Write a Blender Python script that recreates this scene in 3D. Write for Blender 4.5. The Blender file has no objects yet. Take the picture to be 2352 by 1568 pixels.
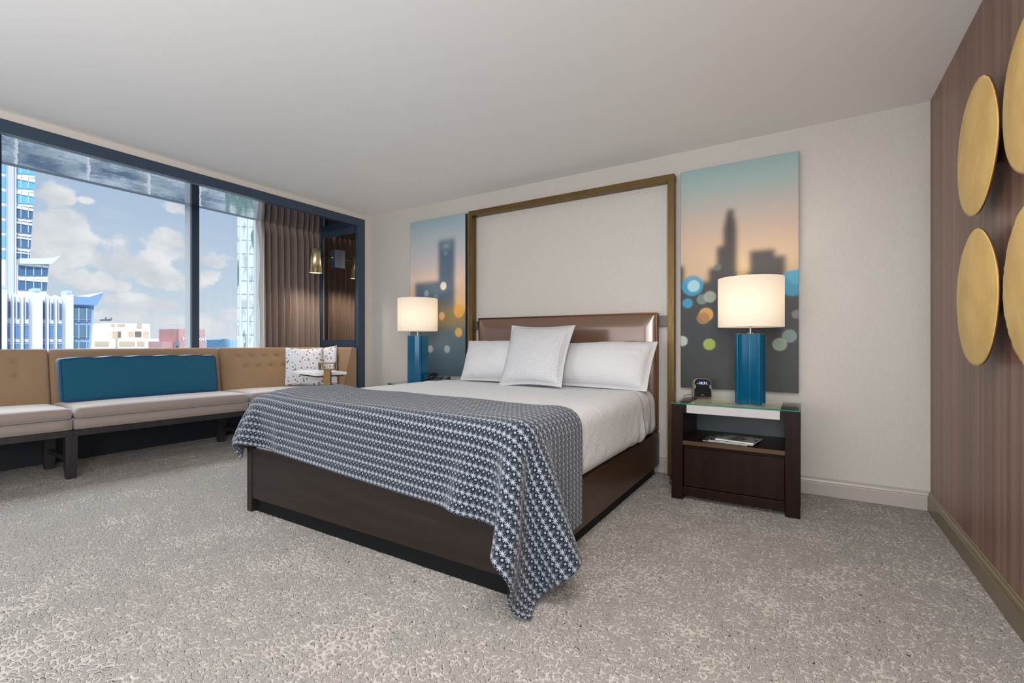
import bpy, bmesh, math, random
import numpy as np
from mathutils import Vector, Matrix

# ------------------------------------------------------------------ camera
sc = bpy.context.scene
COL = sc.collection
FPX, YAW, CX, HY, EYE = 1078.0, math.radians(31.98), 1176.0, 787.5, 1.05
cam = bpy.data.cameras.new('camera'); camo = bpy.data.objects.new('camera', cam); COL.objects.link(camo)
camo.location = (0, 0, EYE); camo.rotation_euler = (math.pi / 2, 0, YAW)
cam.sensor_width = 36; cam.lens = FPX / 2352 * 36; cam.shift_y = (HY - 784) / 2352
cam.clip_start = .02; cam.clip_end = 2000
sc.camera = camo
vs = sc.view_settings
vs.view_transform = 'Standard'; vs.look = 'None'; vs.gamma = 1; vs.use_curve_mapping = False; vs.exposure = 0.0
cy = sc.cycles
cy.use_denoising = True
cy.max_bounces = 9; cy.diffuse_bounces = 5; cy.glossy_bounces = 4; cy.transmission_bounces = 6; cy.transparent_max_bounces = 12
cy.sample_clamp_indirect = 4.0
cy.caustics_reflective = False; cy.caustics_refractive = False
_c, _s = math.cos(YAW), math.sin(YAW)

def ray(u, v):                      # direction through a pixel of the 2352 x 1568 frame, used to measure the room
    a = (u - CX) / FPX; b = -(v - HY) / FPX
    return Vector((_c * a - _s, _s * a + _c, b))
def onY(u, v, y): r = ray(u, v); return Vector((0, 0, EYE)) + r * (y / r.y)
def onX(u, v, x): r = ray(u, v); return Vector((0, 0, EYE)) + r * (x / r.x)
def onZ(u, v, z): r = ray(u, v); return Vector((0, 0, EYE)) + r * ((z - EYE) / r.z)

def col(r, g, b, a=1):
    f = lambda c: (c / 255 / 12.92) if c / 255 <= .04045 else ((c / 255 + .055) / 1.055) ** 2.4
    return (f(r), f(g), f(b), a)

# ------------------------------------------------------------------ node helper
class NT:
    def __init__(s, tree): s.t = tree; s.n = tree.nodes; s.l = tree.links
    def link(s, a, b): s.l.new(a, b)
    def add(s, typ, ins=None, **props):
        nd = s.n.new(typ)
        for k, v in props.items(): setattr(nd, k, v)
        for k, v in (ins or {}).items():
            sock = nd.inputs[k]
            if isinstance(v, bpy.types.NodeSocket): s.l.new(v, sock)
            else: sock.default_value = v
        return nd
    def m(s, op, a, b=0.0, c=None, clamp=False):
        nd = s.n.new('ShaderNodeMath'); nd.operation = op; nd.use_clamp = clamp
        for i, v in enumerate((a, b, c)):
            if v is None: continue
            if isinstance(v, bpy.types.NodeSocket): s.l.new(v, nd.inputs[i])
            else: nd.inputs[i].default_value = v
        return nd.outputs[0]
    def mix(s, f, a, b, blend='MIX'):
        nd = s.n.new('ShaderNodeMix'); nd.data_type = 'RGBA'; nd.blend_type = blend
        for i, v in ((0, f), (6, a), (7, b)):
            if isinstance(v, bpy.types.NodeSocket): s.l.new(v, nd.inputs[i])
            else: nd.inputs[i].default_value = v
        return nd.outputs[2]
    def ss(s, v, lo, hi, a=0.0, b=1.0):
        nd = s.n.new('ShaderNodeMapRange'); nd.interpolation_type = 'SMOOTHSTEP'
        for k, x in (('Value', v), ('From Min', lo), ('From Max', hi), ('To Min', a), ('To Max', b)):
            if isinstance(x, bpy.types.NodeSocket): s.l.new(x, nd.inputs[k])
            else: nd.inputs[k].default_value = x
        return nd.outputs[0]
    def noise(s, vec, scale, detail=2.0, rough=.5, out=0, **k):
        ins = {'Scale': scale, 'Detail': detail, 'Roughness': rough}
        if vec is not None: ins['Vector'] = vec
        return s.add('ShaderNodeTexNoise', ins, **k).outputs[out]
    def mapping(s, vec, scale=(1, 1, 1), loc=(0, 0, 0), rot=(0, 0, 0)):
        return s.add('ShaderNodeMapping', {'Vector': vec, 'Scale': scale, 'Location': loc, 'Rotation': rot}).outputs[0]
    def bump(s, h, strength=1.0, dist=.01, normal=None):
        ins = {'Height': h, 'Strength': strength, 'Distance': dist}
        if normal is not None: ins['Normal'] = normal
        return s.add('ShaderNodeBump', ins).outputs[0]

MATS = {}
def mat(name, color=None, rough=.5, metal=0.0, build=None, **kw):
    if name in MATS: return MATS[name]
    m = bpy.data.materials.new(name); m.use_nodes = True
    t = NT(m.node_tree); b = t.n['Principled BSDF']
    if color is not None: b.inputs['Base Color'].default_value = color
    b.inputs['Roughness'].default_value = rough; b.inputs['Metallic'].default_value = metal
    for k, v in kw.items(): b.inputs[k.replace('_', ' ')].default_value = v
    if build: build(t, b)
    MATS[name] = m
    return m

# ------------------------------------------------------------------ world: blue sky with cumulus clouds
w = bpy.data.worlds.new('sky'); sc.world = w; w.use_nodes = True
t = NT(w.node_tree); bg = t.n['Background']
d = t.add('ShaderNodeTexCoord').outputs['Generated']
sep = t.add('ShaderNodeSeparateXYZ', {0: d})
ax = t.m('MAXIMUM', t.m('ABSOLUTE', sep.outputs[0]), .08)
p_ = t.m('DIVIDE', sep.outputs[1], ax); q_ = t.m('DIVIDE', sep.outputs[2], ax)
el = t.m('MAXIMUM', sep.outputs[2], 0.0)
vec = t.add('ShaderNodeCombineXYZ', {0: p_, 1: q_, 2: 0.0}).outputs[0]
nz = t.noise(vec, 9.0, 7.0, .6)
nz2 = t.noise(t.mapping(vec, (1, 1, 1), (3.1, 1.7, 0)), 26.0, 5.0, .6)
den = None
CL = [(130,440,38,30),(100,540,60,50),(170,530,60,40),(230,570,60,45),(290,600,60,34),(340,620,50,28),(400,640,55,26),
      (385,570,48,34),(130,600,60,30),(200,640,60,22),(265,655,30,12),(300,690,55,15),(360,697,50,12),(412,478,30,14),
      (500,605,30,12),(540,600,28,14),(485,635,30,16),(480,745,50,20),(540,725,34,14),(400,735,40,10),(260,725,80,14),(200,460,18,8),(575,560,20,14)]
for (u, v, ru, rv) in CL:
    r0, r1, r2 = ray(u, v), ray(u + ru, v), ray(u, v - rv)
    p0, q0 = r0.y / -r0.x, r0.z / -r0.x
    dp = abs(r1.y / -r1.x - p0); dq = abs(r2.z / -r2.x - q0)
    a = t.m('MULTIPLY', t.m('SUBTRACT', p_, p0), 1 / dp); b = t.m('MULTIPLY', t.m('SUBTRACT', q_, q0), 1 / dq)
    e = t.m('SUBTRACT', 1.0, t.m('MULTIPLY', t.m('ADD', t.m('MULTIPLY', a, a), t.m('MULTIPLY', b, b)), .55))
    den = e if den is None else t.m('MAXIMUM', den, e)
den = t.m('MAXIMUM', den, -.25)
h = t.m('ADD', t.m('MULTIPLY', den, .75), t.m('MULTIPLY', t.m('SUBTRACT', nz, .5), 3.6))
h = t.m('ADD', h, t.m('MULTIPLY', t.m('SUBTRACT', nz2, .5), 1.5))
cm = t.ss(h, .04, .52)
cshade = t.ss(t.noise(t.mapping(vec, (1, 1.3, 1), (0, .03, 0)), 12.0, 5.0, .55), .35, .7)
cloud = t.mix(cshade, col(214, 217, 223), col(246, 246, 246))
g = t.ss(q_, 0.0, .45)
blue = t.mix(g, col(205, 220, 233), col(163, 189, 222))
skyc = t.mix(t.m('MULTIPLY', cm, .93), blue, cloud)
haze = t.ss(q_, .0, .10, .75, 0.0)
skyc = t.mix(haze, skyc, col(228, 233, 238))
gr = t.ss(sep.outputs[2], -.02, .0)
skyc = t.mix(gr, col(90, 95, 100), skyc)
t.link(skyc, bg.inputs[0]); bg.inputs[1].default_value = 1.0

# ------------------------------------------------------------------ large lights
def light(name, typ, loc, energy, color=(1, 1, 1), rot=None, target=None, **kw):
    L = bpy.data.lights.new(name, typ); L.energy = energy; L.color = color
    for k, v in kw.items(): setattr(L, k, v)
    o = bpy.data.objects.new(name, L); COL.objects.link(o); o.location = loc
    if target is not None: o.rotation_euler = (Vector(target) - Vector(loc)).to_track_quat('-Z', 'Y').to_euler()
    elif rot: o.rotation_euler = rot
    return o
# high soft daylight entering through the window
light('daylight', 'SUN', (-20, 2, 12), 10.0, (.86, .93, 1.0), target=(-20 + 10, 3.5, 12 - 11.2), angle=math.radians(56))
light('city_sun', 'SUN', (60, 0, 60), 3.2, (1.0, .985, .96), target=(0, 22, 20), angle=math.radians(2))
# added area fills behind and above the camera, no fixtures of the room
light('fill_high', 'AREA', (-2.3, -1.6, 1.45), 42, (.985, .99, 1.0), target=(-.9, 3.4, 1.7), shape='RECTANGLE', size=3.0, size_y=1.6)
light('fill_up', 'AREA', (-2.1, -0.9, .5), 26, (.95, .98, 1.0), target=(-3.6, 2.6, 2.57), shape='RECTANGLE', size=2.6, size_y=1.4)
light('fill_overhead', 'AREA', (.0, .45, 2.54), 62, (1.0, .975, .94), target=(-.02, .5, 0), shape='SQUARE', size=1.2)
light('fill_side', 'AREA', (.35, -1.0, 1.6), 104, (.96, .98, 1.0), target=(-4.3, 3.4, 2.0), shape='RECTANGLE', size=1.2, size_y=1.6)

# ------------------------------------------------------------------ mesh helpers
def tag(o, label=None, cat=None, group=None, kind=None):
    if label: o['label'] = label
    if cat: o['category'] = cat
    if group: o['group'] = group
    if kind: o['kind'] = kind
    return o
def thing(name, label, cat, loc, group=None):
    o = bpy.data.objects.new(name, None); COL.objects.link(o); o.location = loc; o.empty_display_size = .05
    return tag(o, label, cat, group)
def wloc(o):
    v = Vector((0, 0, 0))
    while o is not None: v += o.location; o = o.parent
    return v
def make(name, verts, faces, material, parent=None, smooth=False, uvs=None, bevel=0, seg=2, subsurf=0, cols=None, angle=None):
    me = bpy.data.meshes.new(name)
    off = wloc(parent) if parent is not None else Vector((0, 0, 0))
    V = np.array([tuple(v) for v in verts], dtype=float)
    if parent is None:
        off = Vector(V.mean(0)); off.z = float(V[:, 2].min())
    V = V - np.array(off)
    me.from_pydata(V.tolist(), [], faces)
    if isinstance(material, (list, tuple)):
        for m_ in material: me.materials.append(m_)
    elif material is not None: me.materials.append(material)
    if uvs is not None:
        ul = me.uv_layers.new(name='UVMap')
        li = np.empty(len(me.loops), dtype=np.int32); me.loops.foreach_get('vertex_index', li)
        ul.data.foreach_set('uv', np.array(uvs, dtype=float)[li].ravel())
    if cols is not None:
        ca = me.color_attributes.new('paint', 'FLOAT_COLOR', 'POINT')
        ca.data.foreach_set('color', np.array(cols, dtype=float).ravel())
    me.validate(); me.update()
    if smooth:
        me.polygons.foreach_set('use_smooth', [True] * len(me.polygons))
    o = bpy.data.objects.new(name, me); COL.objects.link(o)
    if parent is not None: o.parent = parent
    else: o.location = off
    if bevel:
        b = o.modifiers.new('bevel', 'BEVEL'); b.width = bevel; b.segments = seg; b.limit_method = 'ANGLE'; b.angle_limit = math.radians(40)
        me.polygons.foreach_set('use_smooth', [True] * len(me.polygons))
        try: b.harden_normals = True
        except Exception: pass
    if subsurf:
        b = o.modifiers.new('subsurf', 'SUBSURF'); b.levels = subsurf; b.render_levels = subsurf
    return o

class MB:                                      # collects shapes for ONE mesh
    def __init__(s): s.v = []; s.f = []
    def put(s, vs_, fs):
        n = len(s.v); s.v += [tuple(p) for p in vs_]; s.f += [tuple(i + n for i in f) for f in fs]; return s
    def box(s, lo, hi, M=None):
        x0, y0, z0 = lo; x1, y1, z1 = hi
        vs_ = [Vector(p) for p in ((x0,y0,z0),(x1,y0,z0),(x1,y1,z0),(x0,y1,z0),(x0,y0,z1),(x1,y0,z1),(x1,y1,z1),(x0,y1,z1))]
        if M is not None: vs_ = [M @ p for p in vs_]
        return s.put(vs_, [(0,3,2,1),(4,5,6,7),(0,1,5,4),(1,2,6,5),(2,3,7,6),(3,0,4,7)])
    def prism(s, pts, a, b, M=None, axis='z'):     # extrude polygon between a and b
        n = len(pts); vs_ = []
        for h_ in (a, b):
            for (x, y) in pts:
                p = {'z': (x, y, h_), 'y': (x, h_, y), 'x': (h_, x, y)}[axis]
                p = Vector(p); vs_.append(M @ p if M is not None else p)
        fs = [tuple(range(n))[::-1], tuple(range(n, 2 * n))] + [(i, (i + 1) % n, n + (i + 1) % n, n + i) for i in range(n)]
        if axis == 'y': fs = [f[::-1] for f in fs]
        return s.put(vs_, fs)
    def lathe(s, prof, c=(0, 0, 0), n=40, M=None, cap=False):
        vs_ = []; k = len(prof)
        for i in range(n):
            a = 2 * math.pi * i / n
            for r, z in prof:
                p = Vector((r * math.cos(a), r * math.sin(a), z))
                if M is not None: p = M @ p
                vs_.append(p + Vector(c))
        fs = [(i * k + j, ((i + 1) % n) * k + j, ((i + 1) % n) * k + j + 1, i * k + j + 1) for i in range(n) for j in range(k - 1)]
        if cap:
            fs.append(tuple(i * k for i in range(n))[::-1]); fs.append(tuple(i * k + k - 1 for i in range(n)))
        return s.put(vs_, fs)
    def tube(s, pts, r, n=10):
        P = [Vector(p) for p in pts]; m = len(P); vs_ = []
        up = Vector((0, 0, 1))
        for i, p in enumerate(P):
            tdir = (P[min(i + 1, m - 1)] - P[max(i - 1, 0)]).normalized()
            if abs(tdir.dot(up)) > .95: a = tdir.cross(Vector((1, 0, 0))).normalized()
            else: a = tdir.cross(up).normalized()
            b = tdir.cross(a)
            for j in range(n):
                th = 2 * math.pi * j / n
                vs_.append(p + (a * math.cos(th) + b * math.sin(th)) * r)
        fs = [(i * n + j, i * n + (j + 1) % n, (i + 1) * n + (j + 1) % n, (i + 1) * n + j) for i in range(m - 1) for j in range(n)]
        fs += [tuple(range(n))[::-1], tuple((m - 1) * n + j for j in range(n))]
        return s.put(vs_, fs)
    def out(s, name, m_, parent=None, **k): return make(name, s.v, s.f, m_, parent, **k)

def bez(pts, n=24):                            # smooth curve through points (Catmull-Rom)
    P = [Vector(p) for p in pts]; P = [P[0] * 2 - P[1]] + P + [P[-1] * 2 - P[-2]]; o = []
    for i in range(1, len(P) - 2):
        for k in range(n):
            q = k / n; a, b, c, d_ = P[i - 1], P[i], P[i + 1], P[i + 2]
            o.append(.5 * ((2 * b) + (c - a) * q + (2 * a - 5 * b + 4 * c - d_) * q * q + (3 * b - a - 3 * c + d_) * q ** 3))
    o.append(P[-2]); return o

def fbm(P, seed=0, scale=1.0, oct_=3):          # cheap smooth pseudo noise on an array of points
    rng = np.random.RandomState(seed); r = 0; a = 1.0
    for o_ in range(oct_):
        for k in range(5):
            dvec = rng.normal(size=3); dvec /= np.linalg.norm(dvec)
            r = r + a * np.sin(P @ dvec * scale * (2 ** o_) * (1 + .5 * rng.rand()) + rng.rand() * 6.28)
        a *= .5
    return r / 5

def soft_box(lo, hi, r, res, disp=None):
    lo = np.array(lo, float); hi = np.array(hi, float); n = np.maximum(((hi - lo) / res).astype(int), 2)
    idx = {}; V = []; F = []
    rr = np.minimum(r, (hi - lo) / 2 * .999)
    def vid(i, j, k):
        key = (i, j, k)
        if key not in idx:
            q = lo + (hi - lo) * np.array(key) / n
            c = np.clip(q, lo + rr, hi - rr); dd = (q - c) / rr; L = np.linalg.norm(dd)
            m_ = np.abs(dd).max()
            p = c + (dd / L * m_ * rr if L > 1e-9 else 0)
            idx[key] = len(V); V.append(p)
        return idx[key]
    for a in range(3):
        b, c = (a + 1) % 3, (a + 2) % 3
        for side in (0, n[a]):
            for i in range(n[b]):
                for j in range(n[c]):
                    q = []
                    for (di, dj) in ((0, 0), (1, 0), (1, 1), (0, 1)):
                        k = [0, 0, 0]; k[a] = side; k[b] = i + di; k[c] = j + dj; q.append(vid(*k))
                    F.append(tuple(q) if side else tuple(q[::-1]))
    V = np.array(V)
    if disp is not None: V = disp(V)
    return V, F

def pillow(BL, BR, TR, TL, T, n=46, concave=.05, seed=1, wr=.006, back=.9, flange=0.0, power=.42, sag=0.0):
    BL, BR, TR, TL = [np.array(p, float) for p in (BL, BR, TR, TL)]
    nrm = np.cross(BR - BL, TL - BL); nrm /= np.linalg.norm(nrm)      # points to the viewer side (-y)
    W_ = np.linalg.norm(BR - BL); H_ = np.linalg.norm(TL - BL)
    a, b = np.meshgrid(np.linspace(-1, 1, n), np.linspace(-1, 1, n), indexing='ij')
    a2 = a * (1 - concave * (1 - b ** 2)); b2 = b * (1 - concave * (1 - a ** 2) * 1.1)
    s_ = (a2 + 1) / 2; t_ = (b2 + 1) / 2
    base = ((1 - s_) * (1 - t_))[..., None] * BL + (s_ * (1 - t_))[..., None] * BR + (s_ * t_)[..., None] * TR + ((1 - s_) * t_)[..., None] * TL
    f = 1 + flange
    aa = np.clip(a * f, -1, 1); bb = np.clip(b * f, -1, 1)
    th = T / 2 * ((1 - aa ** 2) * (1 - bb ** 2)) ** power
    th = th * (1 + sag * -(bb))
    P3 = np.stack([a * W_ * 5, b * H_ * 5, np.full_like(a, seed)], -1).reshape(-1, 3)
    edge = np.clip(np.maximum(abs(a), abs(b)), 0, 1)
    wn = fbm(P3, seed, 1.5, 3).reshape(n, n) * wr
    # radiating creases from the seams
    cr = np.sin(a * 21 + 2 * np.sin(b * 3 + seed)) * np.clip(abs(b) - .55, 0, 1) + np.sin(b * 19 + 2 * np.sin(a * 3)) * np.clip(abs(a) - .6, 0, 1)
    wn = wn + cr * wr * .9 * (1 - edge ** 8)
    front = base + nrm * (th + .004 + wn * (1 - edge ** 12))[..., None]
    bk = base - nrm * (th * back + .004)[..., None]
    V = np.concatenate([front.reshape(-1, 3), bk.reshape(-1, 3)]); F = []
    N2 = n * n
    for i in range(n - 1):
        for j in range(n - 1):
            q = (i * n + j, (i + 1) * n + j, (i + 1) * n + j + 1, i * n + j + 1)
            F.append(q); F.append(tuple(N2 + k for k in q[::-1]))
    rim = [i * n for i in range(n)] + [(n - 1) * n + j for j in range(1, n)] + [i * n + n - 1 for i in range(n - 2, -1, -1)] + [j for j in range(n - 2, 0, -1)]
    for k in range(len(rim)):
        p, q = rim[k], rim[(k + 1) % len(rim)]
        F.append((q, p, N2 + p, N2 + q))
    uv = np.stack([(a + 1) / 2 * W_, (b + 1) / 2 * H_], -1).reshape(-1, 2)
    edge_pts = [tuple((front.reshape(-1, 3)[k] + bk.reshape(-1, 3)[k]) / 2) for k in rim]
    return V, F, np.concatenate([uv, uv]), edge_pts

def text(name, s, size, M, m_, parent, extrude=.0005):
    cu = bpy.data.curves.new(name, 'FONT'); cu.body = s; cu.size = size; cu.extrude = extrude
    tmp = bpy.data.objects.new(name, cu); COL.objects.link(tmp)
    bpy.context.view_layer.update()
    me = bpy.data.meshes.new_from_object(tmp.evaluated_get(bpy.context.evaluated_depsgraph_get()))
    bpy.data.objects.remove(tmp)
    me.transform(Matrix.Translation(-wloc(parent)) @ M); me.materials.clear(); me.materials.append(m_)
    o = bpy.data.objects.new(name, me); COL.objects.link(o); o.parent = parent
    return o

# ------------------------------------------------------------------ materials
def pos(t): return t.add('ShaderNodeNewGeometry').outputs['Position']
def uvc(t): return t.add('ShaderNodeTexCoord').outputs['UV']

def b_carpet(t, b):
    P = pos(t)
    def off(sc_, amt, det=1.0):
        w_ = t.noise(P, sc_, det, .5, out=1)
        w_ = t.add('ShaderNodeVectorMath', {0: w_, 1: (.5, .5, .5)}, operation='SUBTRACT').outputs[0]
        return t.add('ShaderNodeVectorMath', {0: w_, 'Scale': amt}, operation='SCALE').outputs[0]
    ad = lambda a_, b_: t.add('ShaderNodeVectorMath', {0: a_, 1: b_}).outputs[0]
    Q = t.mapping(ad(ad(ad(P, off(2.6, .16, 2.0)), off(40.0, .022)), off(120.0, .006)), (32, 46, 1))
    ed = t.add('ShaderNodeTexVoronoi', {'Vector': Q, 'Scale': 1.0, 'Randomness': .9}, feature='DISTANCE_TO_EDGE', voronoi_dimensions='2D').outputs[0]
    cellc = t.add('ShaderNodeTexVoronoi', {'Vector': Q, 'Scale': 1.0, 'Randomness': .9}, feature='F1', voronoi_dimensions='2D').outputs['Color']
    rnd = t.add('ShaderNodeSeparateColor', {0: cellc}).outputs
    big = t.noise(P, 3.1, 3.0, .6)
    th = t.m('ADD', t.ss(big, .44, .70, .015, .14), t.m('MULTIPLY', t.ss(rnd[0], .2, .95), .12))
    th = t.m('ADD', th, t.m('MULTIPLY', t.m('SUBTRACT', t.noise(P, 75.0, 2.0, .6), .5), .22))
    tuft = t.ss(t.m('SUBTRACT', ed, th), -.02, .07)
    fine = t.noise(P, 330.0, 2.0, .7); fine2 = t.noise(P, 130.0, 2.0, .6)
    base = t.mix(t.ss(fine2, .3, .7), col(158, 151, 144), col(184, 177, 169))
    pile = t.mix(t.ss(fine, .3, .7), col(130, 125, 120), col(148, 142, 137))
    c = t.mix(tuft, base, pile)
    t.link(c, b.inputs['Base Color'])
    hgt = t.m('ADD', t.m('MULTIPLY', fine, .5), t.m('MULTIPLY', fine2, .7))
    t.link(t.bump(hgt, 1.0, .0030), b.inputs['Normal'])
    b.inputs['Sheen Weight'].default_value = .1; b.inputs['Specular IOR Level'].default_value = .12
    ds = t.add('ShaderNodeDisplacement', {'Height': tuft, 'Midlevel': 1.0, 'Scale': .0058})
    t.link(ds.outputs[0], t.n['Material Output'].inputs['Displacement'])
M_carpet = mat('carpet', rough=.97, build=b_carpet)
M_carpet.displacement_method = 'BOTH'

def b_wall(t, b):
    P = pos(t)
    n1 = t.noise(t.mapping(P, (240, 240, 22)), 1.0, 3.0, .6)
    n2 = t.noise(t.mapping(P, (70, 70, 3)), 1.0, 2.0, .6)
    c = t.mix(t.ss(n1, .25, .85), col(188, 183, 176), col(200, 196, 189))
    c = t.mix(t.m('MULTIPLY', t.ss(n2, .4, .7), .3), c, col(196, 190, 183))
    t.link(c, b.inputs['Base Color'])
    t.link(t.ss(n1, .3, .7, .52, .40), b.inputs['Roughness'])
    t.link(t.bump(n1, .10, .0006), b.inputs['Normal'])
M_wall = mat('wallpaper', build=b_wall, Specular_IOR_Level=.45)
def b_ceil(t, b):
    n = t.noise(pos(t), 90.0, 3.0, .6)
    t.link(t.bump(n, .12, .0008), b.inputs['Normal'])
M_ceil = mat('ceiling_paint', col(228, 228, 228), .75, build=b_ceil)
M_white = mat('white_wall_paint', col(205, 198, 190), .6)
def b_stripe(t, b):
    P = pos(t)
    n1 = t.noise(t.mapping(P, (1, 13, .12)), 1.0, 2.0, .5)
    n2 = t.noise(t.mapping(P, (1, 260, 2.5)), 1.0, 3.0, .6)
    c = t.mix(t.ss(n1, .35, .65), col(112, 80, 66), col(144, 110, 95))
    c = t.mix(t.m('MULTIPLY', t.ss(n2, .3, .75), .38), c, col(96, 68, 57))
    t.link(c, b.inputs['Base Color']); t.link(t.bump(n2, .15, .0006), b.inputs['Normal'])
M_stripe = mat('brown_striped_wallcovering', rough=.38, build=b_stripe)
M_navy = mat('navy_lacquer', col(50, 66, 84), .28)
def b_soff(t, b):
    n = t.noise(pos(t), 6.0, 3.0, .55); t.link(t.bump(n, .06, .01), b.inputs['Normal'])
M_soffit = mat('navy_mirror_gloss', col(180, 188, 196), .02, 1.0, build=b_soff)
M_mirror = mat('smoked_mirror', col(236, 230, 222), .02, 1.0)
M_alum = mat('aluminium', col(205, 208, 206), .35, .2)
M_base = mat('baseboard_taupe', col(172, 165, 158), .35)
M_bronzebase = mat('baseboard_bronze', col(126, 112, 88), .3, .35)
def b_brush(c1, c2, horiz=False):
    def f(t, b):
        n = t.noise(t.mapping(pos(t), (6, 6, 90) if horiz else (90, 90, 6)), 1.0, 3.0, .6)
        t.link(t.mix(t.ss(n, .3, .7), c1, c2), b.inputs['Base Color'])
    return f
M_bronze = mat('brushed_bronze', rough=.4, metal=.7, build=b_brush(col(100, 79, 44), col(118, 94, 54)))
M_brass = mat('satin_brass', rough=.28, metal=1.0, build=b_brush(col(204, 186, 146), col(216, 198, 156)))
M_tabbronze = mat('table_bronze', rough=.45, metal=.6, build=b_brush(col(112, 88, 52), col(126, 99, 60)))
def b_wood(c1, c2, axis=0):
    def f(t, b):
        sc_ = [26, 26, 26]; sc_[axis] = 1.6
        n = t.noise(t.mapping(pos(t), tuple(sc_)), 1.0, 4.0, .65)
        n3 = t.noise(pos(t), 2.5, 2.0, .5)
        c = t.mix(t.ss(n, .3, .72), c1, c2)
        c = t.mix(t.m('MULTIPLY', t.ss(n3, .4, .7), .35), c, tuple(x * .75 for x in c2[:3]) + (1,))
        t.link(c, b.inputs['Base Color']); t.link(t.bump(n, .1, .0006), b.inputs['Normal'])
    return f
M_wood = mat('dark_wood_x', rough=.34, Specular_IOR_Level=.35, build=b_wood(col(30, 23, 21), col(41, 32, 29), 0))
M_woody = mat('dark_wood_y', rough=.3, build=b_wood(col(60, 43, 29), col(76, 55, 38), 1))
M_woodz = mat('espresso_wood', rough=.4, Specular_IOR_Level=.16, build=b_wood(col(26, 14, 11), col(38, 22, 17), 2))
M_plinth = mat('plinth_black', col(12, 12, 15), .55, Specular_IOR_Level=.2)
M_legwood = mat('sofa_leg_wood', rough=.35, build=b_wood(col(32, 29, 32), col(46, 42, 44), 2))
def b_fabric(c1, c2, sc_=900):
    def f(t, b):
        P = pos(t)
        n = t.noise(P, sc_, 2.0, .7); n2 = t.noise(P, 7.0, 3.0, .5)
        c = t.mix(t.ss(n, .3, .7), c1, c2); c = t.mix(t.m('MULTIPLY', n2, .25), c, c1)
        t.link(c, b.inputs['Base Color']); t.link(t.bump(n, .3, .0008), b.inputs['Normal'])
        b.inputs['Sheen Weight'].default_value = .25; b.inputs['Specular IOR Level'].default_value = .2
    return f
M_sofa = mat('tan_upholstery', rough=.85, build=b_fabric(col(142, 116, 90), col(166, 138, 108)))
M_sofaseat = mat('taupe_seat_upholstery', rough=.8, build=b_fabric(col(130, 117, 110), col(153, 139, 131), 900))
M_sofaseat.node_tree.nodes['Principled BSDF'].inputs['Sheen Weight'].default_value = .9
M_teal = mat('teal_linen', rough=.8, build=b_fabric(col(14, 76, 102), col(24, 92, 118)))
def b_linen(t, b):
    u = t.add('ShaderNodeSeparateXYZ', {0: uvc(t)})
    s1 = t.m('SINE', t.m('MULTIPLY', u.outputs[1], 2 * math.pi / .014))
    fine = t.noise(pos(t), 16.0, 4.0, .55)
    c = t.mix(t.ss(s1, -.3, .3), col(203, 203, 205), col(207, 207, 208))
    t.link(c, b.inputs['Base Color'])
    hg = t.m('ADD', t.m('MULTIPLY', t.ss(s1, -.5, .5), .030), t.m('MULTIPLY', fine, 1.2))
    t.link(t.bump(hg, .55, .012), b.inputs['Normal'])
    b.inputs['Sheen Weight'].default_value = .15; b.inputs['Specular IOR Level'].default_value = .25
M_linen = mat('white_striped_linen', rough=.7, build=b_linen)
def b_cotton(t, b):
    n = t.noise(pos(t), 11.0, 4.0, .55)
    t.link(t.bump(n, .5, .012), b.inputs['Normal'])
M_cotton = mat('white_cotton', col(206, 206, 207), .75, build=b_cotton, Specular_IOR_Level=.2)
M_ticking = mat('mattress_ticking', col(205, 190, 165), .8)
def b_leather(t, b):
    n = t.noise(pos(t), 260.0, 3.0, .6)
    n2 = t.noise(pos(t), 4.0, 2.0, .5)
    t.link(t.bump(t.m('ADD', t.m('MULTIPLY', n, .08), n2), .12, .012), b.inputs['Normal'])
M_leather = mat('bronze_leather', col(112, 84, 68), .2, .15, build=b_leather, Specular_IOR_Level=.8, Coat_Weight=.35, Coat_Roughness=.16)
def b_curtain(t, b):
    P = pos(t); n = t.noise(t.mapping(P, (1, 1, .2)), 500.0, 2.0, .6)
    t.link(t.mix(t.ss(n, .3, .7), col(124, 108, 102), col(146, 129, 121)), b.inputs['Base Color'])
    b.inputs['Sheen Weight'].default_value = .3
M_curtain = mat('taupe_curtain', rough=.6, build=b_curtain)
M_lining = mat('curtain_lining', col(205, 203, 200), .8)

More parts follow.
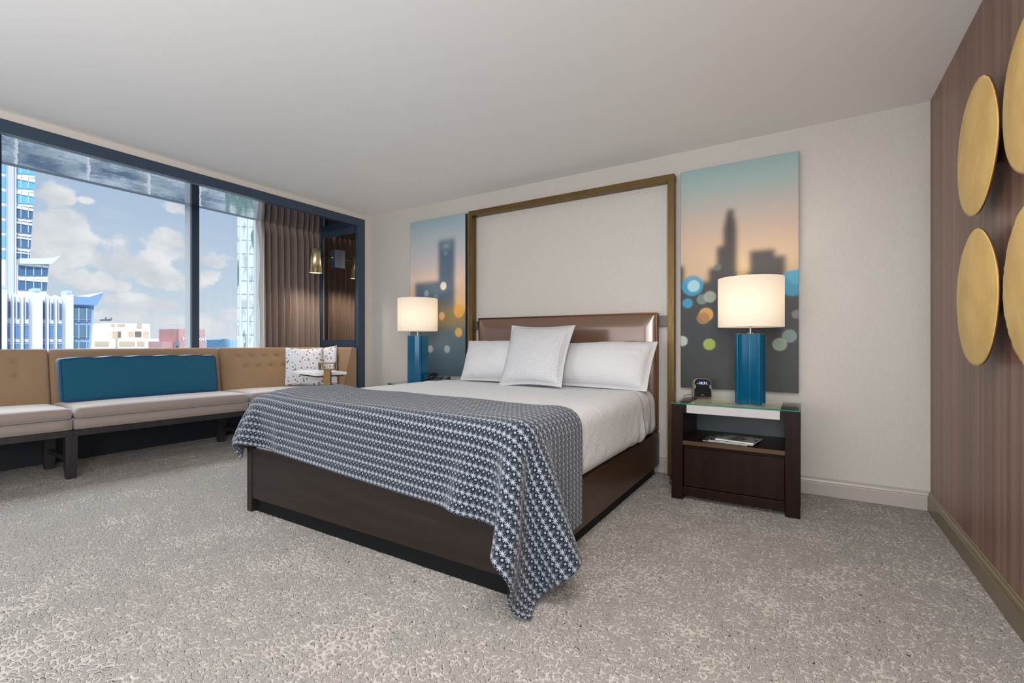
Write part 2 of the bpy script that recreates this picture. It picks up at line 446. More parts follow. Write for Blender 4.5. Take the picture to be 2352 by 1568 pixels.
def b_throw(t, b):
    u = t.add('ShaderNodeSeparateXYZ', {0: uvc(t)})
    PX, PY = .0268, .0390
    fx = t.m('SUBTRACT', t.m('FRACT', t.m('DIVIDE', u.outputs[0], PX)), .5)
    fy = t.m('MULTIPLY', t.m('SUBTRACT', t.m('FRACT', t.m('DIVIDE', u.outputs[1], PY)), .5), PY / PX)
    fy0 = fy; fy = t.m('MULTIPLY', fy, 1.32)
    def bar(a, b_, wd, ln_):
        return t.m('MULTIPLY', t.ss(t.m('ABSOLUTE', a), wd, wd + .05, 1, 0), t.ss(t.m('ABSOLUTE', b_), ln_, ln_ + .05, 1, 0))
    a2 = t.m('MULTIPLY', t.m('ADD', fx, fy), .7071); b2 = t.m('MULTIPLY', t.m('SUBTRACT', fx, fy), .7071)
    w1 = bar(fx, fy, .035, .50)
    for q in (bar(fy, fx, .05, .50), bar(a2, b2, .04, .45), bar(b2, a2, .04, .45), bar(t.m('ADD', t.m('ABSOLUTE', fx), t.m('ABSOLUTE', fy)), 0.0, .27, .2)):
        w1 = t.m('MAXIMUM', w1, q)
    # dots in the rows between the stars
    gx = t.m('SUBTRACT', t.m('FRACT', t.m('ADD', t.m('DIVIDE', u.outputs[0], PX), .5)), .5)
    gy = t.m('MULTIPLY', t.m('SUBTRACT', t.m('FRACT', t.m('ADD', t.m('DIVIDE', u.outputs[1], PY), .62)), .5), PY / PX)
    hy = t.m('MULTIPLY', t.m('SUBTRACT', t.m('FRACT', t.m('ADD', t.m('DIVIDE', u.outputs[1], PY), .36)), .5), PY / PX)
    r2_ = t.m('MAXIMUM', t.m('ABSOLUTE', fx), t.m('ABSOLUTE', hy)); blk = t.ss(r2_, .17, .21, 1, 0)
    r_ = t.m('SQRT', t.m('ADD', t.m('MULTIPLY', gx, gx), t.m('MULTIPLY', gy, gy)))
    dot = t.ss(r_, .14, .19, 1, 0); ring = t.m('MULTIPLY', t.ss(r_, .19, .22), t.ss(r_, .32, .36, 1, 0))
    ck = t.add('ShaderNodeTexChecker', {'Vector': uvc(t), 'Scale': 1 / .0040}).outputs[1]
    kn = t.add('ShaderNodeTexVoronoi', {'Vector': t.mapping(uvc(t), (1 / .0048, 1 / .0048, 1)), 'Scale': 1.0, 'Randomness': .35}, voronoi_dimensions='2D').outputs[0]
    grey = t.mix(t.m('MULTIPLY', t.ss(kn, .25, .55, 1, 0), .55), col(11, 14, 23), col(68, 75, 92))
    c = t.mix(t.m('MULTIPLY', ring, .85), grey, col(14, 16, 22))
    c = t.mix(t.m('MULTIPLY', blk, .8), c, col(74, 81, 95))
    c = t.mix(dot, c, col(130, 137, 149))
    c = t.mix(w1, c, col(140, 147, 158))
    t.link(c, b.inputs['Base Color'])
    t.link(t.bump(t.m('ADD', t.m('MULTIPLY', kn, -.5), t.m('MULTIPLY', w1, .5)), .7, .004), b.inputs['Normal'])
    b.inputs['Sheen Weight'].default_value = .2; b.inputs['Specular IOR Level'].default_value = .15
M_throw = mat('star_knit', rough=.9, build=b_throw)
def b_crackle(t, b):
    U = uvc(t)
    wv = t.noise(U, 14.0, 2.0, .5, out=1)
    Q = t.add('ShaderNodeVectorMath', {0: U, 1: t.add('ShaderNodeVectorMath', {0: wv, 'Scale': .02}, operation='SCALE').outputs[0]}).outputs[0]
    br = t.add('ShaderNodeTexVoronoi', {'Vector': t.mapping(Q, (44, 50, 1)), 'Scale': 1.0, 'Randomness': .55}, feature='DISTANCE_TO_EDGE', voronoi_dimensions='2D').outputs[0]
    ln = t.ss(br, .02, .075, 1, 0)
    c = t.mix(t.m('MULTIPLY', ln, .5), col(198, 198, 201), col(140, 140, 143))
    t.link(c, b.inputs['Base Color'])
    n = t.noise(pos(t), 14.0, 3.0, .5)
    t.link(t.bump(t.m('SUBTRACT', n, t.m('MULTIPLY', ln, .15)), .45, .01), b.inputs['Normal'])
M_crackle = mat('silver_crackle_print', rough=.6, build=b_crackle)
def b_flower(t, b):
    U = t.mapping(uvc(t), (13.5, 12, 1))
    v1 = t.add('ShaderNodeTexVoronoi', {'Vector': U, 'Scale': 1.0, 'Randomness': .8}, voronoi_dimensions='2D')
    d1 = v1.outputs['Distance']; cc = t.add('ShaderNodeSeparateColor', {0: v1.outputs['Color']})
    core = t.ss(d1, .14, .18, 1, 0)
    ringm = t.m('MULTIPLY', t.ss(d1, .40, .44, 1, 0), t.ss(d1, .36, .39))
    v2 = t.add('ShaderNodeTexVoronoi', {'Vector': t.mapping(U, loc=(3.3, 1.2, 0)), 'Scale': 1.15, 'Randomness': .9}, voronoi_dimensions='2D')
    spot = t.m('MULTIPLY', t.ss(v2.outputs['Distance'], .32, .36, 1, 0), t.ss(cc.outputs[1], .45, .5))
    sc2 = t.mix(t.ss(cc.outputs[2], .35, .65), col(150, 150, 158), col(140, 112, 88))
    c = t.mix(spot, col(214, 217, 226), sc2)
    c = t.mix(t.ss(d1, .37, .39, 1, 0), c, col(224, 226, 230))
    c = t.mix(t.m('MULTIPLY', ringm, .8), c, col(165, 168, 178))
    c = t.mix(core, c, t.mix(t.ss(cc.outputs[0], .45, .55), col(160, 160, 165), col(150, 130, 115)))
    t.link(c, b.inputs['Base Color'])
M_flower = mat('ring_print_fabric', rough=.5, build=b_flower)
def b_gold(t, b):
    P = pos(t); n = t.noise(P, 5.0, 4.0, .6); n2 = t.noise(P, 60.0, 3.0, .6)
    c = t.mix(t.ss(n, .3, .7), col(222, 182, 104), col(240, 204, 124))
    t.link(c, b.inputs['Base Color']); t.link(t.ss(n2, .3, .7, .36, .52), b.inputs['Roughness'])
    t.link(t.bump(t.m('ADD', n, t.m('MULTIPLY', n2, .25)), .12, .004), b.inputs['Normal'])
M_gold = mat('gold_leaf', metal=.18, build=b_gold)
M_goldedge = mat('gold_rim', col(150, 104, 60), .4, .7)
M_blue = mat('teal_lacquer', col(0, 92, 128), .22, .25, Coat_Weight=.5, Coat_Roughness=.08)
M_steel = mat('satin_nickel', col(190, 186, 180), .25, .9)
def b_shade(t, b):
    out = t.n['Material Output']
    n = t.noise(t.mapping(pos(t), (1, 1, .3)), 700.0, 2.0, .6)
    c = t.mix(n, col(236, 230, 222), col(242, 238, 232))
    dif = t.add('ShaderNodeBsdfDiffuse', {0: c}); tr = t.add('ShaderNodeBsdfTranslucent', {0: c})
    ms = t.add('ShaderNodeMixShader', {0: .55, 1: dif.outputs[0], 2: tr.outputs[0]})
    em = t.add('ShaderNodeEmission', {0: (1.0, .82, .60, 1), 1: .22})
    ad = t.add('ShaderNodeAddShader', {0: ms.outputs[0], 1: em.outputs[0]})
    t.link(ad.outputs[0], out.inputs[0])
M_shade = mat('lit_lamp_shade', build=b_shade)
M_bulb = mat('bulb_glow', build=lambda t, b: (b.inputs['Emission Color'].__setattr__('default_value', (1, .8, .55, 1)), b.inputs['Emission Strength'].__setattr__('default_value', 6)))
def b_glass(tint, refl=.08):
    def f(t, b):
        out = t.n['Material Output']
        tr = t.add('ShaderNodeBsdfTransparent', {0: tint}); gl = t.add('ShaderNodeBsdfGlossy', {0: (1, 1, 1, 1), 1: .02})
        fc = t.add('ShaderNodeLayerWeight', {0: .5}).outputs['Facing']
        ms = t.add('ShaderNodeMixShader', {0: t.m('ADD', refl, t.m('MULTIPLY', t.m('POWER', fc, 4.0), .30)), 1: tr.outputs[0], 2: gl.outputs[0]})
        t.link(ms.outputs[0], out.inputs[0])
    return f
M_glass = mat('window_glass', build=b_glass((.97, .98, .985, 1), .02))
M_topglass = mat('table_glass', build=b_glass((.975, .99, .98, 1), .014))
M_glassedge = mat('green_glass_edge', col(30, 120, 95), .15)
M_cream = mat('cream_lacquer', col(226, 216, 190), .2)
M_whitelac = mat('white_lacquer', col(188, 186, 186), .25)
M_greyback = mat('grey_back_panel', col(82, 92, 98), .3)
M_black = mat('black_plastic', col(26, 26, 28), .35)
M_greyplas = mat('grey_plastic', col(150, 145, 138), .4)
M_phone = mat('phone_plastic', col(46, 52, 62), .35)
M_led = mat('clock_digits', col(160, 200, 255), .5, Emission_Color=(.45, .68, 1, 1), Emission_Strength=1.3)
M_letter = mat('white_lettering', col(225, 225, 225), .5)
M_paper = mat('paper_edge', col(222, 220, 215), .7)
def b_cover(t, b):
    n = t.noise(pos(t), 14.0, 4.0, .6)
    c = t.mix(t.ss(n, .42, .62), col(34, 34, 36), col(150, 148, 146))
    t.link(c, b.inputs['Base Color'])
M_cover = mat('magazine_cover', rough=.25, build=b_cover)
def b_cover2(t, b):
    n = t.noise(pos(t), 22.0, 3.0, .6)
    t.link(t.mix(t.ss(n, .45, .6), col(48, 46, 46), col(98, 92, 88)), b.inputs['Base Color'])
M_cover2 = mat('dark_magazine_cover', rough=.25, build=b_cover2)
def b_paint(t, b):
    a = t.add('ShaderNodeVertexColor', layer_name='paint')
    t.link(a.outputs[0], b.inputs['Base Color'])
M_art = mat('canvas_print', rough=.5, build=b_paint)
M_arted = mat('art_edge', col(28, 32, 34), .5)

# ------------------------------------------------------------------ room shell
RX, BY, CZ, LX = .667, 3.887, 2.567, -4.456       # right wall, back wall, ceiling, window wall face
FY = -3.2                                          # wall behind the photographer
GX = -5.62                                         # window glass plane
def struct(name, lo, hi, m_, bevel=0):
    return tag(MB().box(lo, hi).out(name, m_, bevel=bevel), kind='structure')
def carpet_floor():
    # fine grid where the pile can be seen, plain slab edges elsewhere
    xs = np.concatenate([[-5.9, -5.3], np.arange(-5.0, RX, .0052), [RX + .1]])
    ys = np.concatenate([[FY - .1, -1.0, 0.0], np.arange(.62, BY, .0052), [BY + .1, BY + .25]])
    nx, ny = len(xs), len(ys)
    X, Y = np.meshgrid(xs, ys, indexing='ij')
    co = np.stack([X.ravel(), Y.ravel(), np.zeros(nx * ny)], -1)
    i, j = np.meshgrid(np.arange(nx - 1), np.arange(ny - 1), indexing='ij')
    a = (i * ny + j).ravel(); q = np.stack([a, a + ny, a + ny + 1, a + 1], -1).astype(np.int32)
    me = bpy.data.meshes.new('floor'); me.vertices.add(len(co)); me.vertices.foreach_set('co', co.ravel())
    me.loops.add(q.size); me.loops.foreach_set('vertex_index', q.ravel())
    me.polygons.add(len(q)); me.polygons.foreach_set('loop_start', np.arange(0, q.size, 4, dtype=np.int32))
    me.polygons.foreach_set('use_smooth', [True] * len(q))
    me.update(calc_edges=True); me.materials.append(M_carpet)
    o = bpy.data.objects.new('floor', me); COL.objects.link(o); tag(o, kind='structure')
carpet_floor()
struct('ceiling', (LX - .1, FY - .1, CZ), (RX + .1, BY + .1, CZ + .1), M_ceil)
struct('wall_back', (LX, BY, 0), (RX + .1, BY + .1, CZ), M_wall)
struct('wall_right', (RX, FY - .1, 0), (RX + .1, BY, CZ), M_stripe)
struct('wall_front', (-5.9, FY - .1, 0), (RX, FY, CZ), M_white)
# wall_left: lip above the window bay and the return beside it
OZ, OY0 = 2.517, -2.2                              # opening of the bay
wl = MB()
wl.box((LX - .1, OY0, OZ), (LX, 3.82, CZ)); wl.box((LX - .1, 3.82, 0), (LX, BY + .1, CZ)); wl.box((LX - .1, FY, 0), (LX, OY0, CZ))
tag(wl.out('wall_left', M_white), kind='structure')
# navy casing of the bay: beam, post and side panel
tag(MB().box((LX - .06, OY0, 2.43), (LX + .004, 3.82, OZ)).out('trim_1', M_navy, bevel=.002), kind='structure')
tag(MB().box((LX - .06, 3.722, 0), (LX + .004, 3.82, 2.43)).out('trim_2', M_navy, bevel=.002), kind='structure')
tag(MB().box((-5.17, OY0, 2.43), (LX - .06, 3.82, 2.50)).out('ceiling_1', M_soffit), kind='structure')
tag(MB().box((-5.9, OY0, 2.60), (-5.12, 4.2, 2.66)).box((-5.17, OY0, 2.50), (-5.12, 4.2, 2.62)).out('ceiling_2', M_navy), kind='structure')
pn = MB()                                          # navy side panel with the mirror opening
mx0, mx1, mz0, mz1 = -5.10, -4.505, 1.088, 2.352
pn.box((-5.16, 3.722, 0), (mx0, 3.80, 2.43)).box((mx1, 3.722, 0), (LX - .06, 3.80, 2.43)).box((mx0, 3.722, 0), (mx1, 3.80, mz0)).box((mx0, 3.722, mz1), (mx1, 3.80, 2.43))
tag(pn.out('wall_bay', M_navy), kind='structure')
tag(MB().box((mx0, 3.728, mz0), (mx1, 3.74, mz1)).out('mirror', M_mirror), 'smoked mirror inset in the navy side panel of the window bay', 'mirror')
struct('wall_bay_end', (-5.9, 4.12, 0), (-5.10, 4.2, 2.6), M_navy)
struct('wall_bay_start', (-5.9, OY0 - .1, 0), (LX - .1, OY0, 2.6), M_navy)
struct('wall_window', (-5.70, OY0, -.05), (-5.60, 4.12, .74), mat('dark_navy_paint', col(24, 30, 42), .5))
struct('trim_3', (-5.70, OY0, .74), (-5.50, 4.12, .77), M_alum, .003)
# window
wn = thing('window_1', None, None, (GX, 1.8, .77)); wn['kind'] = 'structure'
MB().box((GX - .004, OY0, .77), (GX + .004, 4.12, 2.6)).out('glass_pane', M_glass, wn)
def mull(u0, u1, name='mullion'):
    y0 = onX(u0, 700, GX + .10).y; y1 = onX(u1, 700, GX + .10).y
    b_ = MB().box((GX - .06, y0, .77), (GX + .06, y1, 2.6)).out(name, M_alum, wn, bevel=.003)
    MB().box((GX + .06, y0, .77), (GX + .10, y1, 2.6)).out('mullion_cap', M_navy, b_, bevel=.002)
mull(441, 458); mull(-22, 4)
y0 = onX(597, 700, GX + .05).y
MB().box((GX - .05, y0, .77), (GX + .05, y0 + .07, 2.6)).out('window_jamb', M_alum, wn, bevel=.003)
MB().box((GX - .05, OY0, .77), (GX + .05, 4.12, .81)).out('window_sill_frame', M_alum, wn, bevel=.003)

# baseboards with moulded profile
def baseboard(name, m_, run, L0, L1):
    pr = [(0, 0), (.017, 0), (.017, .082), (.013, .088), (.016, .094), (.012, .104), (.006, .110), (.006, .118), (0, .120)]
    b_ = MB()
    if run == 'x': b_.prism([(BY - d_, z) for d_, z in pr], L0, L1, axis='x')
    else: b_.prism([(RX - d_, z) for d_, z in pr], L0, L1, axis='y')
    tag(b_.out(name, m_), kind='structure')
baseboard('baseboard_back', M_base, 'x', LX, RX)
baseboard('baseboard_right', M_bronzebase, 'y', FY, BY)

# ------------------------------------------------------------------ curtain
def curtain():
    CXX = -5.275; ya, yb = onX(601, 700, CXX).y, 4.06
    z0, z1 = .72, 2.545
    nu, nv = 420, 40; V = []; F = []; uv = []
    for i in range(nu):
        q = i / (nu - 1); ph = q * 2 * math.pi * 13 + 1.1 * math.sin(q * 9) + .5 * math.sin(q * 23)
        for j in range(nv):
            tt = j / (nv - 1); z = z1 + (z0 - z1) * tt
            pinch = min(1, max(0, (tt - .03) / .10))
            amp = .010 + .031 * pinch
            gather = math.sin(ph) + .3 * math.sin(2 * ph + 1)
            x = CXX + amp * gather + .006 * math.sin(q * 40 + tt * 4) * tt
            # pinch pleats at the heading
            if tt < .05: x += .016 * max(0, math.sin(ph)) ** 6
            y = ya + (yb - ya) * q + .012 * math.cos(ph) * pinch + .02 * (1 - q) * (tt ** 1.5)
            V.append((x, y, z)); uv.append((q, tt))
    for i in range(nu - 1):
        for j in range(nv - 1): F.append((i * nv + j, i * nv + j + 1, (i + 1) * nv + j + 1, (i + 1) * nv + j))
    th = thing('curtain', 'taupe pinch pleated curtain drawn to the end of the window', 'curtain', (-5.275, 3.6, z0))
    o = make('curtain_fabric', V, F, M_curtain, th, smooth=True)
    o.modifiers.new('thick', 'SOLIDIFY').thickness = .004
    lv = []; lf = []
    for j in range(nv):
        x, y, z = V[j]; lv += [(x - .012, y - .004, z), (x - .012, y - .045 - .012 * math.sin(j * .4), z), (x - .03, y - .008, z)]
    for j in range(nv - 1): lf += [(3*j, 3*j+1, 3*j+4, 3*j+3), (3*j+1, 3*j+2, 3*j+5, 3*j+4)]
    make('lining', lv, lf, M_lining, th, smooth=True)['label'] = 'pale lining at the leading edge'
    MB().box((-5.29, 2.6, 2.55), (-5.26, 4.08, 2.575)).out('curtain_track', M_alum, th)
curtain()

# ------------------------------------------------------------------ wall lamp on the side panel
def sconce():
    th = thing('wall_lamp', 'brass cone reading lamp on a dark swing arm by the curtain', 'lamp', (-4.82, 3.728, 2.07))
    x0, x1 = -4.872, -4.79
    MB().box((x0, 3.655, 1.96), (x1, 3.728, 2.178)).out('back_plate', M_navy, th, bevel=.003)
    c = Vector((-4.85, 3.435, 0))
    pts = bez([(-4.83, 3.655, 2.08), (-4.835, 3.60, 2.08), (-4.845, 3.52, 2.075), (-4.85, 3.47, 2.07)], 6)
    MB().tube(pts, .005).out('swing_arm', M_black, th, smooth=True)
    MB().lathe([(0, 0), (.016, 0), (.016, .012), (.006, .02)], (0, 0, 0), 20, Matrix.Translation((-4.83, 3.655, 2.08)) @ Matrix.Rotation(math.pi / 2, 4, 'X')).out('pivot', M_brass, th, smooth=True)
    MB().lathe([(0, 0), (.007, 0), (.007, .012), (0, .012)], (0, 0, 0), 14, Matrix.Translation((-4.83, 3.655, 2.0)) @ Matrix.Rotation(math.pi / 2, 4, 'X')).out('switch', M_black, th, smooth=True)
    MB().lathe([(0, 2.150), (.052, 2.150), (.056, 2.146), (.0745, 1.868), (.0715, 1.868), (.053, 2.142), (0, 2.142)], c, 40).out('lamp_shade', M_brass, th, smooth=True)
    MB().lathe([(0, 1.95), (.02, 1.94), (.03, 1.915), (.02, 1.89), (0, 1.882)], c, 24).out('bulb', M_bulb, th, smooth=True)
    MB().lathe([(0, 1.874), (.069, 1.874), (.069, 1.871), (0, 1.871)], c, 32).out('glow_disc', mat('warm_glow', build=lambda t, b: (b.inputs['Emission Color'].__setattr__('default_value', (1, .84, .6, 1)), b.inputs['Emission Strength'].__setattr__('default_value', 1.0))), th)  # added glowing disc, stands in for the lit inside of the shade
    L = light('wall_lamp_light', 'SPOT', (c.x, c.y, 1.868), 42, (1, .84, .66), target=(c.x - .05, c.y, 0), spot_size=math.radians(150), spot_blend=.6, shadow_soft_size=.03)
sconce()

# ------------------------------------------------------------------ sofa
def local(p0, ang):          # s along the sofa front (towards +y), d depth towards the window, z up
    a = math.radians(ang); return Matrix(((math.sin(a), -1, 0, p0[0]), (math.cos(a), 0, 0, p0[1]), (0, 0, 1, 0), (0, 0, 0, 1)))
def xf(V, M): return [tuple(M @ Vector(v)) for v in V]
sofa = thing('banquette_sofa', 'long tan upholstered banquette sofa on dark wooden legs under the window', 'sofa', (-5.05, 2.0, 0))
SEC = [((-4.895, -0.22), 3.4, 1.513, 0, True, 0), ((-4.803, 1.290), 3.7, 1.312, 0, False, 0), ((-4.715, 2.606), 13.0, .95, 0, True, 1)]
def taper(V, right, L):      # the end section is a little shallower towards the arm
    if not right: return V
    V = np.array(V); V[:, 1] *= 1 - .17 * np.clip(V[:, 0], 0, 1.2); return V
for k, (p0, ang, L, _, tuft, right) in enumerate(SEC):
    M = local(p0, ang)
    V, F = soft_box((.004, .015, .372), (L - .004, .60, .458), .012, .06)
    make('seat_base', xf(taper(V, right, L), M), F, M_sofaseat, sofa, smooth=True)
    def dz(V, L=L):
        V = V.copy(); s_ = V[:, 0] / L; d_ = (V[:, 1]) / .58
        crown = .016 * np.clip(1 - (2 * s_ - 1) ** 4, 0, 1) * np.clip(1 - (2 * d_ - 1) ** 4, 0, 1)
        V[:, 2] += np.where(V[:, 2] > .50, crown, 0); return V
    V, F = soft_box((.006, -.012, .462), (L - .006, .58, .545), .03, .03, dz)
    make('seat_cushion', xf(taper(V, right, L), M), F, M_sofaseat, sofa, smooth=True)
    # back
    def bk(V, L=L, tuft=tuft, right=right):
        V = V.copy(); s_, d_, z = V[:, 0].copy(), V[:, 1].copy(), V[:, 2].copy()
        lean = (z - .50) / .5 * .085
        if tuft:
            rows = [(.90, 0), (.79, .5)]
            for zr, o_ in rows:
                for i in range(12):
                    c = .17 + (i + o_) * .125 if right else L - .19 - i * .17
                    if 0.08 < c < L - .05:
                        rr = ((s_ - c) / .030) ** 2 + ((z - zr) / .026) ** 2
                        d_ += np.where(V[:, 1] < .56, (.014 * np.exp(-rr * 3.2) + .009 * np.exp(-rr * .8)) + .004 * np.exp(-((s_ - c) / .05) ** 2 - ((z - zr + .03) / .05) ** 2), 0)
        V[:, 1] = d_ + lean; return V
    V, F = soft_box((.001, .535, .46), (L - .001 + (.12 if right else 0), .605, 1.0), .022, .0125 if tuft else .04, bk)
    bkc = make('back_cushion', xf(taper(V, right, L), M), F, M_sofa, sofa, smooth=True)
    if tuft:
        for zr, o_ in ((.90, 0), (.79, .5)):
            for i in range(12):
                c = .17 + (i + o_) * .125 if right else L - .19 - i * .17
                if not (.08 < c < L - .05) or (right and i > 6) or (not right and i > 2): continue
                d0 = .535 + .0225 + (zr - .50) / .5 * .085
                p = M @ Vector((c, d0 * (1 - .17 * min(c, 1.2) if right else 1), zr))
                MB().lathe([(0, .0), (.006, .001), (.008, .004), (.008, .006)], tuple(p), 12, Matrix.Rotation(-math.pi / 2, 4, 'Y') @ Matrix.Translation((0, 0, -.004))).out('button', M_sofa, bkc, smooth=True)
    fr = MB().box((0, .012, .325), (L, .05, .371), M).box((0, .55, .325), (L, .59, .371), M)
    fr.out('frame_rail', M_legwood, sofa, bevel=.002)
def leg(p, ang):
    M = local(p, ang)
    for d0 in (.012, .53):
        b_ = MB(); w0, w1 = .035, .026
        zs = [(0, w1), (.10, w0), (.325, w0)]
        vs_ = []
        for z, w_ in zs: vs_ += [M @ Vector(q) for q in ((-w_, d0, z), (w_, d0, z), (w_, d0 + .055, z), (-w_, d0 + .055, z))]
        b_.put(vs_, [(0, 3, 2, 1), (8, 9, 10, 11)] + [(4*i + j, 4*i + (j+1) % 4, 4*i + 4 + (j+1) % 4, 4*i + 4 + j) for i in (0, 1) for j in range(4)])
        b_.out('leg', M_legwood, sofa)
    MB().box((-.012, .067, .13), (.012, .53, .165), M).out('stretcher', M_legwood, sofa)
leg((-4.805, 1.277), 3.7); leg((-4.728, 2.602), 6); leg((-4.50, 3.60), 13.5); leg((-4.866, -.16), 2.4)
# arm at the far end with a flared front
M = local(SEC[2][0], SEC[2][1]); L = SEC[2][2]
n = 16; V = []; F = []
zs = [.372, .46, .545, .62, .70, .78, .86, .92, .96]
def inner(z): return .062 + .118 * min(1, (1.0 - z) / .5) ** .9
for i in range(n + 1):
    d_ = -.01 + .60 * i / n
    prof = [(1.125 - inner(z), z) for z in zs]
    xi = prof[-1][0]
    prof += [(xi + .006, .982), (xi + .016, .995), (xi + .030, 1.0), (1.105, 1.0), (1.119, .993), (1.125, .98), (1.125, .372)]
    V += [(x, d_, z) for x, z in prof]
K = len(prof)
for i in range(n):
    for j in range(K - 1): F.append((i*K+j, i*K+j+1, (i+1)*K+j+1, (i+1)*K+j))
    F.append((i*K+K-1, i*K, (i+1)*K, (i+1)*K+K-1))
F.append(tuple(range(K))[::-1]); F.append(tuple(n*K + j for j in range(K)))
V = taper(V, 1, L)
make('arm', xf(V, M), F, M_sofa, sofa, bevel=.008, seg=3)

# bolster
def bolster():
    M = local((-4.803, 1.292), 3.7)
    th = thing('bolster_cushion', 'long teal rectangular bolster with piping leaning on the sofa back', 'cushion', tuple(M @ Vector((.66, .4, .56))))
    def dd(V):
        V = V.copy(); s_ = (V[:, 0] - .60) / .60; z = (V[:, 2] - .56) / .38
        puff = .03 * np.clip(1 - s_ ** 4, 0, 1) * np.clip(1 - (2 * z - 1) ** 4, 0, 1)
        mid = V[:, 1] < .40
        V[:, 1] += np.where(mid, -puff * .8, puff * .3)
        V[:, 2] += .008 * np.clip(1 - s_ ** 2, 0, 1) * np.where(z > .5, 1, 0) + .004 * np.sin(V[:, 0] * 30 + V[:, 1] * 9) * (z > .8)
        V[:, 1] += .004 * np.sin(V[:, 0] * 38 + 1.3 * np.sin(V[:, 2] * 12)) * np.clip(z - .5, 0, 1)
        V[:, 1] += (V[:, 2] - .56) * .20
        return V
    V, F = soft_box((.012, .345, .562), (1.19, .455, .925), .022, .02, dd)
    cvr = make('cover', xf(V, M), F, M_teal, th, smooth=True)
    pts = []
    x0, x1, z0, z1 = .018, 1.184, .568, .92
    loop = [(x0 + .02, z0), (x1 - .02, z0), (x1, z0 + .02), (x1, z1 - .02), (x1 - .02, z1), (x0 + .02, z1), (x0, z1 - .02), (x0, z0 + .02), (x0 + .02, z0)]
    pp = []
    for (a, b) in zip(loop[:-1], loop[1:]):
        m_ = max(2, int(math.hypot(b[0] - a[0], b[1] - a[1]) / .02))
        for i in range(m_): pp.append((a[0] + (b[0] - a[0]) * i / m_, a[1] + (b[1] - a[1]) * i / m_))
    pp.append(loop[-1])
    A = np.array([(x, .346, z) for x, z in pp]); A = dd(A)
    MB().tube(xf(A, M), .0045, 8).out('piping', mat('teal_piping', col(16, 60, 120), .7), cvr, smooth=True)
bolster()

# patterned cushions
def cushion(name, label, q, T, m_, seed, **k):
    V, F, uv, rim = pillow(*q, T, seed=seed, **k)
    c = np.mean([np.array(p) for p in q], axis=0)
    th = thing(name, label, 'cushion', (c[0], c[1], min(p[2] for p in q)), k.get('group'))
    o = make('cover', V, F, m_, th, smooth=True, uvs=uv)
    return o, rim
def quad(px, depth_pts):
    return px
c1 = [(-4.93, 3.10, .575), (-4.58, 3.36, .562), (-4.72, 3.44, .99), (-5.03, 3.17, 1.0)]
th1, rim = cushion('throw_cushion', 'blue-grey ring patterned cushion behind the white swivel tablet', c1, .14, M_flower, 4)
MB().tube(rim + [rim[0]], .004, 6).out('piping', mat('dark_piping', col(90, 95, 105), .7), th1, smooth=True)
c2 = [(-4.80, 3.46, .57), (-4.66, 3.62, .565), (-4.77, 3.66, 1.03), (-5.0, 3.36, 1.0)]
c2 = [(-4.88, 3.40, .57), (-4.56, 3.52, .57), (-4.68, 3.60, 1.02), (-4.98, 3.47, .99)]
th2, rim = cushion('throw_cushion', 'ring patterned cushion tucked behind the front one against the sofa arm', c2, .09, M_flower, 9)
MB().tube(rim + [rim[0]], .004, 6).out('piping', MATS['dark_piping'], th2, smooth=True)

# swivel tablet table
def tablet():
    th = thing('tablet_table', 'bronze post table with a white swivel top beside the sofa arm', 'table', (-4.0, 3.0, 0))
    z = .757
    A = Vector((-4.05, 2.865)); ex = Vector((-.965, .235)).normalized(); ey = Vector((ex.y, -ex.x)); ey = ey if ey.y > 0 else -ey
    M = Matrix(((ex.x, ey.x, 0, A.x), (ex.y, ey.y, 0, A.y), (0, 0, 1, 0), (0, 0, 0, 1)))
    MB().box((0, 0, z - .028), (.60, .32, z), M).out('tabletop', mat('white_solid_surface', col(232, 232, 232), .25), th, bevel=.002)
    MB().box((.02, .02, z - .045), (.46, .30, z - .029), M).out('support_plate', M_tabbronze, th, bevel=.002)
    p = Vector((-3.99, 2.96))
    M2 = Matrix.Translation((p.x, p.y, 0)) @ Matrix.Rotation(math.radians(35), 4, 'Z')
    MB().box((-.032, -.02, .012), (.032, .02, .785), M2).out('post', M_tabbronze, th, bevel=.002)
    lp = MB()
    lp.box((-.085, -.02, .785), (.078, .02, .797), M2).box((-.085, -.02, .845), (.078, .02, .857), M2).box((-.085, -.02, .797), (-.07, .02, .845), M2).box((.064, -.02, .797), (.078, .02, .845), M2)
    lp.out('loop_handle', M_tabbronze, th, bevel=.0015)
    MB().box((-.20, -.16, 0), (.12, .16, .012), M2).out('base_plate', M_tabbronze, th, bevel=.002)
tablet()

# ------------------------------------------------------------------ bed
def bed():
    th = thing('platform_bed', 'dark brown wooden platform bed base with panelled sides', 'bed', (-1.98, 2.7, 0))
    x0, x1, y0, y1 = -2.975, -.985, 1.62, 3.79
    MB().box((x0 + .05, y0 + .004, .085), (x1 - .05, y0 + .035, .395)).out('foot_panel', M_wood, th, bevel=.002)
    MB().box((x0, y0, 0), (x0 + .05, y0 + .06, .42)).out('corner_post', M_wood, th, bevel=.002)
    MB().box((x1 - .05, y0, 0), (x1, y0 + .06, .345)).out('corner_post', M_wood, th, bevel=.002)
    MB().box((x1 - .03, y0 + .06, .085), (x1, y1, .34)).out('side_rail', M_woody, th, bevel=.002)
    MB().box((x0, y0 + .06, .085), (x0 + .03, y1, .34)).out('side_rail', M_woody, th, bevel=.002)
    MB().box((x0 + .03, y0 + .035, .30), (x1 - .03, y1, .33)).out('platform', M_wood, th)
    pl = MB(); pl.box((x0 + .05, y0 + .03, 0), (x1 - .05, y0 + .05, .086)).box((x1 - .06, y0 + .06, 0), (x1 - .04, y1, .086)).box((x0 + .04, y0 + .06, 0), (x0 + .06, y1, .086))
    pl.out('plinth', M_plinth, th)
bed()
